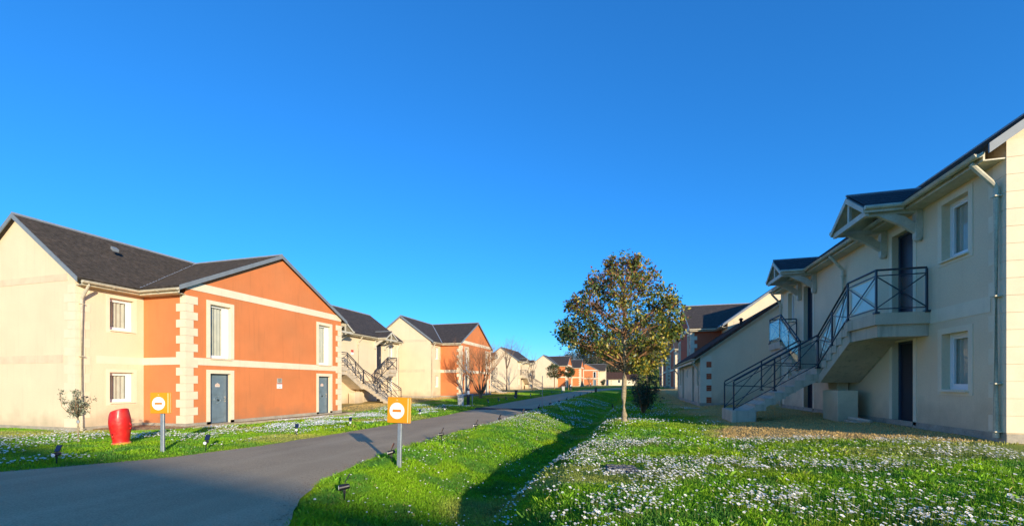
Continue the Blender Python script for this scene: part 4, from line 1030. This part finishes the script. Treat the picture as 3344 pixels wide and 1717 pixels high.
# dark bush behind the main tree
def bush(loc, w_, h, label, seed, sz=.085, dark=1.3, n=520, name='bush'):
    root = empty(name, (*loc, gz(*loc)), label=label, cat='bush'); rr = random.Random(seed); b = MB(); tips = []
    for k in range(26):
        a = rr.uniform(0, 6.28); rr2 = rr.uniform(.2, 1); q = Vector((math.cos(a) * w_ / 2 * rr2, math.sin(a) * w_ / 2 * rr2, h * rr.uniform(.6, 1)))
        b.tube([(math.cos(a) * .05, math.sin(a) * .05, 0), q * .5 + Vector((0, 0, h * .08)), q], [.018, .012, .004], n=4, cap=False)
        for j in range(n // 26):
            t = q * rr.uniform(.3, 1.1); tips.append((t.x + rr.gauss(0, .16), t.y + rr.gauss(0, .16), max(.12, t.z + rr.gauss(0, .14))))
    b.build('stems', M['twig'], root, kind='stuff')
    leaves('foliage', tips, root, 9, .09, sz, lambda P, r_: np.array([.04, .06, .028]) * dark * (.5 + 1.1 * r_.random((len(P), 1))), seed, kind='stuff')
bush((.50, 20.6), 1.7, 1.9, 'dark leafy bush in the shade just right of the pale tree trunk', 81)
bush((-9.4, 146), 3.2, 2.0, 'clipped dark shrub by the door of the farthest orange gable', 82, sz=.25, n=200)

# olive-like sapling by the cream end wall
def sapling():
    x, y = -14.4, 7.87; root = empty('sapling', (x, y, gz(x, y)), label='thin grey-leaved sapling on the verge before the corner of the cream end wall', cat='tree')
    rr = random.Random(9); t = MB(); t.tube([(0, 0, -.1), (.01, 0, .3), (0, 0, .62), (.01, 0, .72)], [.028, .022, .02, .024], n=8); t.build('trunk', M['bark'], root)
    c = MB(); c.tube([(.0, 0, .52), (0, 0, .60)], .032, n=8); c.build('tree_tie', M['steel'], root)
    b = MB(); tips = []
    for k in range(15):
        a = rr.uniform(0, 6.28); le = rr.uniform(.2, .9); d_ = Vector((math.cos(a) * le, math.sin(a) * le, rr.uniform(.7, 1.1))); L = rr.uniform(.25, .62)
        p = [Vector((0, 0, .70))]
        for j in range(4): d_ = (d_ + Vector((rr.gauss(0, .15), rr.gauss(0, .15), .25))).normalized(); p.append(p[-1] + d_ * L / 4)
        b.tube(p, [.009, .007, .006, .004, .003], n=4, cap=False)
        for q in p[1:]: tips += [tuple(q + Vector((rr.gauss(0, .05), rr.gauss(0, .05), rr.gauss(0, .04)))) for _ in range(2)]
    for s in (-1, 1):
        p = [Vector((0, 0, .68)), Vector((s * .16, -.12, .80)), Vector((s * .27, -.2, .98)), Vector((s * .29, -.22, 1.22)), Vector((s * .28, -.2, 1.36))]
        b.tube(p, [.008, .007, .005, .004, .003], n=4, cap=False); tips += [tuple(p[-1] + Vector((rr.gauss(0, .03), rr.gauss(0, .03), rr.uniform(-.2, .05)))) for _ in range(5)]
    b.build('branches', M['twig'], root, kind='stuff')
    leaves('foliage', tips, root, 13, .065, .055, lambda P, r_: np.array([.28, .29, .18]) * (.4 + 1.0 * r_.random((len(P), 1))), 91, kind='stuff')
sapling()

# wooded hill
def woods():
    r_ = np.random.default_rng(77); Vs, Fs, Cs = [], [], []; base = 0; tw = MB()
    xs, ys = [], []
    for k in range(760):
        y = r_.uniform(178, 245); x = r_.uniform(-52, 62); xs.append(x); ys.append(y)
    for x, y in zip(xs, ys):
        dens = ss(np.array([x + .16 * y]), -12, 6)[0]
        if r_.random() > .25 + .75 * dens: continue
        z = gz(x, y); h = r_.uniform(6, 9.5) * (.55 + .45 * dens); cr = h * .30
        tw.tube([(x, y, z - .5), (x + r_.normal(0, .3), y, z + h * .6), (x + r_.normal(0, .6), y, z + h)], [.16, .10, .03], n=4, cap=False)
        n = 130; g = r_.normal(0, 1, (n, 3)); g /= np.linalg.norm(g, axis=1)[:, None]; P = g * (cr * r_.random((n, 1)) ** .4) * np.array([1, 1, 1.35]) + np.array([x, y, z + h * .66])
        ax = r_.normal(0, 1, (n, 3)); ax /= np.linalg.norm(ax, axis=1)[:, None]; s2 = np.cross(ax, r_.normal(0, 1, (n, 3))); s2 /= np.linalg.norm(s2, axis=1)[:, None]
        ever = r_.random() < .28; s = r_.uniform(.35, .9, (n, 1)); w2 = .35 if ever else .12
        Vs.append(np.stack([P, P + ax * s * .5 + s2 * s * w2, P + ax * s, P + ax * s * .5 - s2 * s * w2], 1).reshape(-1, 3))
        b = np.arange(n)[:, None] * 4 + base; Fs.append(b + np.array([[0, 1, 2, 3]])); base += n * 4
        c0 = np.array([.05, .065, .025]) if ever else np.array([.13, .10, .065]) * r_.uniform(.7, 1.2)
        Cs.append(np.repeat(c0 * (.6 + .8 * r_.random((n, 1))), 4, 0))
    o = obj('distant_wood', np_mesh('distant_wood', np.concatenate(Vs), np.concatenate(Fs), M['leaf'], np.concatenate(Cs)), kind='stuff', label='brown winter wood on the rise beyond the end of the lane', cat='wood')
    tw.build('tree_trunks', M['twigpale'], o, kind='stuff')
woods()

# ------------------------------------------------------------------ signs, lamps, posts, small things
def sign(loc, rz, label, h=1.35, lean=0):
    root = empty('no_entry_sign', (*loc, gz(*loc)), rz, label=label, cat='sign', group='orange no-entry signs flanking the lane'); root.rotation_euler = (0, lean, rz)
    p = MB()   # folded steel profile
    prof = [(-.04, .02), (-.04, -.025), (-.034, -.03), (.034, -.03), (.04, -.025), (.04, .02), (.02, .02), (.02, .014), (.034, .014), (.034, -.022), (.006, -.022), (.004, -.012), (-.004, -.012), (-.006, -.022), (-.034, -.022), (-.034, .014), (-.02, .014), (-.02, .02)]
    p.prism([(x, y, -.25) for x, y in prof], (0, 0, .25 + h - .1)); p.build('post', M['steel'], root)
    W, H, t = .235, .245, .035; zc = h - H
    b = MB(); b.box((-W, -.045, zc - H), (W, -.022, zc + H)); b.box((-W, -.082, zc - H), (W, -.060, zc + H)); b.box((-W, -.060, zc - H + .01), (W - .012, -.045, zc + H - .01)) ; pn = b.build('panel', M['yellow'], root, bevel=.006)
    e = MB(); e.box((W - .012, -.0599, zc - H + .012), (W - .002, -.0451, zc + H - .012)); e.build('panel_edge', M['signedge'], pn)
    e = MB(); e.box((W - .045, -.0855, zc - H + .015), (W - .028, -.082, zc + H - .015)); e.build('fold_line', M['signedge'], pn)
    d_ = MB(); n = 40; d_.prism([(-.03 + .155 * math.cos(2 * math.pi * k / n), -.083, zc - .012 + .155 * math.sin(2 * math.pi * k / n)) for k in range(n)], (0, -.004, 0)); d_.build('white_disc', M['signwhite'], pn)
    r_ = MB(); r_.box((-.03 - .088, -.0915, zc - .012 - .024), (-.03 + .088, -.0872, zc - .012 + .024)); r_.build('orange_bar', M['barred'], pn)
    mk = MB(); mk.prism([(-.055, -.0825, zc + H - .052), (-.030, -.0825, zc + H - .060), (-.008, -.0825, zc + H - .056), (-.022, -.0825, zc + H - .048), (-.034, -.0825, zc + H - .040)], (0, -.0012, 0)); mk.build('pale_emblem', M['signedge'], pn)
    bl = MB(); bl.tube([(-.03, -.082, zc + H - .028), (-.03, -.088, zc + H - .028)], .007, n=8); bl.build('bolt', M['rail'], pn)
    cl = MB(); cl.box((-.05, -.035, zc - .15), (.05, .03, zc - .12)); cl.box((-.05, -.035, zc + .12), (.05, .03, zc + .15)); cl.build('clamp', M['steel'], root, kind='stuff')
    return root
sign((-4.32, 7.30), R(2), 'orange and white no-entry sign on the near bank beside the ditch', lean=R(1.5))
sign((-10.7, 7.45), R(14), 'orange and white no-entry sign on the far verge in front of the orange wing', h=1.40)

def pot():
    x, y = -12.72, 7.85; root = empty('red_clay_pot', (x, y, gz(x, y) - .01), R(35), label='battered glossy red clay pot standing on the grass in front of the cream wall', cat='pot'); root.rotation_euler = (R(2), R(-2), R(20)); root.scale = (.94, .94, .96)
    prof = [(.19, .0), (.210, .01), (.216, .04), (.208, .07), (.186, .085), (.182, .10), (.188, .16), (.205, .28), (.224, .40), (.238, .52), (.242, .60), (.238, .70), (.226, .79), (.206, .88), (.198, .92), (.190, .93), (.178, .90), (.11, .86)]
    mb = MB(); mb.lathe(prof, n=40); me = mb.mesh('body', [M['redpot'], M['redrim'], M['chip']])
    for v in me.vertices:                                            # sloping rim, hammered surface, face-like relief
        c = v.co; r_ = math.hypot(c.x, c.y); an = math.atan2(c.y, c.x)
        if c.z > .84: c.z += (.085 * (c.x * .8 - c.y * .3) / .2) * min(1, (c.z - .84) / .08)
        k = 1 + .018 * mnoise.noise((c.x * 9, c.y * 9, c.z * 9))
        f = math.exp(-((an + math.pi / 2 + .2) / .42) ** 2)
        k += f * (.075 * math.exp(-((c.z - .30) / .022) ** 2) - .05 * math.exp(-((c.z - .255) / .02) ** 2) + .04 * math.exp(-((c.z - .60) / .05) ** 2) + .03 * math.exp(-((c.z - .15) / .03) ** 2))
        c.x *= k; c.y *= k
    for p in me.polygons:
        z = sum(me.vertices[i].co.z for i in p.vertices) / len(p.vertices); c = p.center
        p.material_index = 1 if z < .085 else (2 if (.70 < z < .90 and -2.9 < math.atan2(c.y, c.x) < -2.45) else 0); p.use_smooth = True
    b = obj('body', me, root); sb = b.modifiers.new('s', 'SUBSURF'); sb.levels = 1; sb.render_levels = 1
    for s, a in ((0, .1), (1, 3.2)):
        h = MB(); c_, s_ = math.cos(a), math.sin(a); h.tube([(c_ * .22, s_ * .22, .42), (c_ * .262, s_ * .262, .45), (c_ * .268, s_ * .268, .54), (c_ * .228, s_ * .228, .60)], [.018, .022, .022, .018], n=8); h.build('lug', M['redpot'], root, smooth=True)
    nb = MB()
    a = -math.pi / 2 - .2
    def pt(da, z, r_): return (math.cos(a + da) * r_, math.sin(a + da) * r_, z)
    nb.tube([pt(-.5, .335, .205), pt(-.2, .35, .225), pt(0, .34, .226), pt(.2, .35, .225), pt(.5, .335, .205)], .012, n=6)
    nb.tube([pt(0, .34, .216), pt(0, .27, .222), pt(0, .22, .208)], [.012, .02, .022], n=6); nb.tube([pt(-.28, .15, .176), pt(0, .165, .184), pt(.28, .15, .176)], .011, n=6)
    nb.build('raised_features', M['redpot'], root, smooth=True)
    n = MB(); nn = 14; n.tube([pt(.28 * math.cos(2 * math.pi * k / nn), .60 + .045 * math.sin(2 * math.pi * k / nn), .238) for k in range(nn + 1)], .010, n=6); n.build('oval_moulding', M['redpot'], root, smooth=True)
pot()

def spot(kind='body'):
    root = empty('solar_spotlight', (0, 0, 0))
    st = MB(); st.tube([(0, 0, -.12), (0, 0, .10)], [.008, .016], n=6); st.box((-.02, -.012, .06), (.02, .012, .14)); st.build('stake', M['black'], root)
    b = MB(); b.tube([(-.085, 0, .155), (-.08, 0, .155), (.05, 0, .175), (.085, 0, .18)], [.045, .052, .045, .035], n=14); b.build('lamp_body', M['black'], root, smooth=False)
    l = MB(); l.tube([(-.091, 0, .1545), (-.086, 0, .155)], .042, n=14); l.build('lens', M['lens'], root)
    a = MB(); a.bar((.0, 0, .19), (.02, 0, .25), .02, .014); a.build('bracket', M['black'], root)
    p = MB(); p.prism([(.012, -.062, .225), (.090, -.062, .375), (.079, -.062, .381), (.001, -.062, .231)], (0, .124, 0)); q = p.build('solar_panel', M['black'], root, bevel=.003)
    c = MB(); c.prism([(.000, -.055, .236), (.072, -.055, .374), (.0705, -.055, .375), (-.0015, -.055, .237)], (0, .11, 0)); c.build('solar_cells', M['solar'], q)
    return root
sp0 = spot()
def place_spot(o, x, y, rz, label):
    o.location = (x, y, gz(x, y) + .055); o.rotation_euler = (rr_.uniform(-.08, .08), rr_.uniform(-.08, .08), rz); o.scale = (.85, .85, .85); tag(o, label, 'spotlight', 'black solar spotlights along the lane')
rr_ = random.Random(3)
near = [(-3.99, 5.25, 'black solar spotlight nearest the viewer on the right bank of the lane'), (-4.65, 7.57, 'black solar spotlight half hidden behind the near sign post'), (-5.05, 10.75, 'black solar spotlight on the right bank, first beyond the near sign'),
        (-5.05, 13.4, 'black solar spotlight on the right bank, second beyond the near sign'), (-5.2, 16.5, 'black solar spotlight on the right bank, third beyond the near sign'), (-5.2, 20.4, 'black solar spotlight on the right bank at the edge of the sunlit bank'),
        (-5.15, 23.8, 'black solar spotlight at the right end of the speed hump')]
first = True
for x, y, lb in near:
    o = sp0 if first else copy_tree(sp0); first = False; place_spot(o, x, y, R(36) + rr_.uniform(-.12, .12), lb)
ORD = ('first', 'second', 'third', 'fourth', 'fifth', 'sixth', 'seventh', 'eighth')
for q, y in zip(ORD, (27.4, 30.9, 34.6, 39.2, 44, 51.3, 57, 63)): place_spot(copy_tree(sp0), -5.15, y, R(25) + rr_.uniform(-.2, .2), q + ' shaded black solar spotlight beyond the speed hump on the right bank')
leftn = [(-11.15, 5.75, 'black solar spotlight in the shade at the far left of the verge'), (-10.0, 7.95, 'black solar spotlight on the left verge right of the far sign'), (-10.0, 10.85, 'black solar spotlight on the left verge before the left blue-grey door'),
         (-10.0, 13.5, 'black solar spotlight on the left verge before the right blue-grey door'), (-10.0, 18.8, 'black solar spotlight on the left verge beside the near sign panel'), (-10.0, 21.7, 'black solar spotlight on the left verge before the hoop barrier')]
for x, y, lb in leftn: place_spot(copy_tree(sp0), x, y, R(115) + rr_.uniform(-.3, .3), lb)
for q, y in zip(ORD, (28.8, 31.2, 33.3, 36, 42, 47, 54, 62)): place_spot(copy_tree(sp0), -9.9, y, R(130) + rr_.uniform(-.5, .5), q + ' shaded black solar spotlight beyond the hoop barrier on the left verge')
place_spot(copy_tree(sp0), -1.25, 29.5, R(160), 'lone black solar spotlight across the ditch, left of the round tree trunk')

def hoop():
    x, y = -10.55, 26.3; root = empty('hoop_barrier', (x, y, gz(x, y)), R(62), label='grey steel hoop barrier standing on the verge before the bare tree', cat='barrier')
    b = MB(); b.tube([(-.55, 0, -.2), (-.55, 0, .60), (-.53, 0, .70), (-.46, 0, .77), (-.38, 0, .79), (.62, 0, .79)], .028, n=10); b.build('rail', M['steel'], root, smooth=True)
    b = MB(); b.tube([(.50, 0, -.2), (.50, 0, .77)], .028, n=10); b.build('leg', M['steel'], root, smooth=True)
hoop()
def bollard(loc, label, h=1.15, globe=True, grp='dark bollard lamps along the lane'):
    root = empty('bollard_lamp', (*loc, gz(*loc)), label=label, cat='bollard', group=grp)
    b = MB(); b.tube([(0, 0, -.1), (0, 0, h * .66)], .11, n=14); b.build('post', M['rail'], root)
    g = MB(); g.tube([(0, 0, h * .66), (0, 0, h * .86)], .095, n=14); g.build('lamp_glass', M['lens'], root)
    c = MB(); c.lathe([(.12, h * .86), (.12, h * .89), (.10, h * .94), (.06, h * .98), (.01, h)], n=14); c.build('cap', M['rail'], root, smooth=True)
bollard((-10.95, 27.6), 'dark bollard lamp with domed cap right behind the hoop barrier')
bollard((-10.2, 73.5), 'dark bollard lamp under the smaller round-headed tree', h=1.2)
bollard((-10.4, 112), 'dark bollard lamp far up the lane before the farthest orange gable', h=1.25)
def cabinet(loc, sz, label, rz=0):
    root = empty('utility_cabinet', (*loc, gz(*loc)), rz, label=label, cat='cabinet'); a, b, c = sz
    m = MB(); m.box((-a / 2, -b / 2, -.1), (a / 2, b / 2, c)); m.build('housing', M['cabinet'], root, bevel=.01)
    m = MB(); m.box((-a / 2 + .03, -b / 2 - .008, .08), (a / 2 - .03, -b / 2, c - .05)); m.build('door', M['cabinet'], root)
    m = MB(); m.prism([(-a / 2 - .02, -b / 2 - .02, c), (a / 2 + .02, -b / 2 - .02, c), (a / 2 + .02, b / 2 + .02, c + .02), (-a / 2 - .02, b / 2 + .02, c + .02)], (0, 0, .025)); m.build('lid', M['cabinet'], root)
cabinet((-11.3, 27.1), (.40, .25, .66), 'pale utility cabinet behind the left leg of the hoop barrier', R(20))
cabinet((-11.1, 71), (.45, .3, .72), 'small white utility cabinet on the verge left of the smaller round tree')
def wpost(loc, h, wd, label):
    root = empty('wooden_post', (*loc, gz(*loc)), label=label, cat='post', group='square wooden posts beside the lane')
    m = MB(); m.box((-wd / 2, -wd / 2, -.2), (wd / 2, wd / 2, h - .03)); m.build('shaft', M['post'], root, bevel=.01)
    m = MB(); m.prism([(-wd / 2 - .01, -wd / 2 - .01, h - .03), (wd / 2 + .01, -wd / 2 - .01, h - .03), (wd / 2 + .01, wd / 2 + .01, h - .03), (-wd / 2 - .01, wd / 2 + .01, h - .03)], (0, 0, .03)); m.build('cap', M['post'], root)
wpost((-10.5, 38.6), .80, .22, 'square wooden post on the left verge past the bare multi-stemmed tree')
wpost((-5.0, 62), .75, .32, 'square wooden post on the right edge of the lane, far up')
pr = empty('thin_pole', (-5.0, 24.2, gz(-5.0, 24.2)), label='thin pale pole at the right edge of the lane by the speed hump', cat='pole')
m_ = MB(); m_.tube([(0, 0, -.2), (0, 0, 1.92)], .017, n=8); m_.build('shaft', M['steel'], pr); m_ = MB(); m_.tube([(0, 0, 1.92), (0, 0, 1.97)], [.024, .018], n=8); m_.build('cap', M['white'], pr)

# stone lid in the meadow
def lid():
    x, y = -.15, 6.95; root = empty('drain_lid', (x, y, gz(x, y) + .055), R(12), label='weathered grey square drain lid sunk among the daisies', cat='drain lid')
    m = MB(); m.box((-.235, -.21, -.08), (.235, .21, -.02)); m.build('frame', M['manhole'], root)
    r2 = random.Random(4)
    for i in range(7):
        for j in range(6):
            q = MB(); x0 = -.215 + i * .062; y0 = -.19 + j * .064; z = .0 + r2.uniform(-.012, .012)
            q.box((x0, y0, -.03), (x0 + .054 + r2.uniform(-.004, .004), y0 + .055 + r2.uniform(-.004, .004), z)); q.build('stone_stud', M['manhole'], root)
lid()
# low pipe stub and slab fragments by the right-hand house
x, y = 6.1, 13.9; sp_ = empty('pipe_stub', (x, y, gz(x, y)), label='short grey drain pipe stub lying at the wall foot beside the stair block', cat='pipe')
m_ = MB(); m_.tube([(-.15, .35, .09), (.05, -.35, .05)], .05, n=10); m_.build('pipe', M['concrete'], sp_); m_ = MB(); m_.box((-.3, -.25, -.05), (.15, .3, .04)); m_.build('slab', M['concrete'], sp_, bevel=.01)
x, y = 2.9, 23.0; pv = MB(); pv.box((x - .35, y - .2, gz(x, y) - .05), (x + .35, y + .2, gz(x, y) + .04)); pv.build('paving_slab', M['concrete'], label='single pale paving slab lying flat on the dirt before the annex', cat='slab')
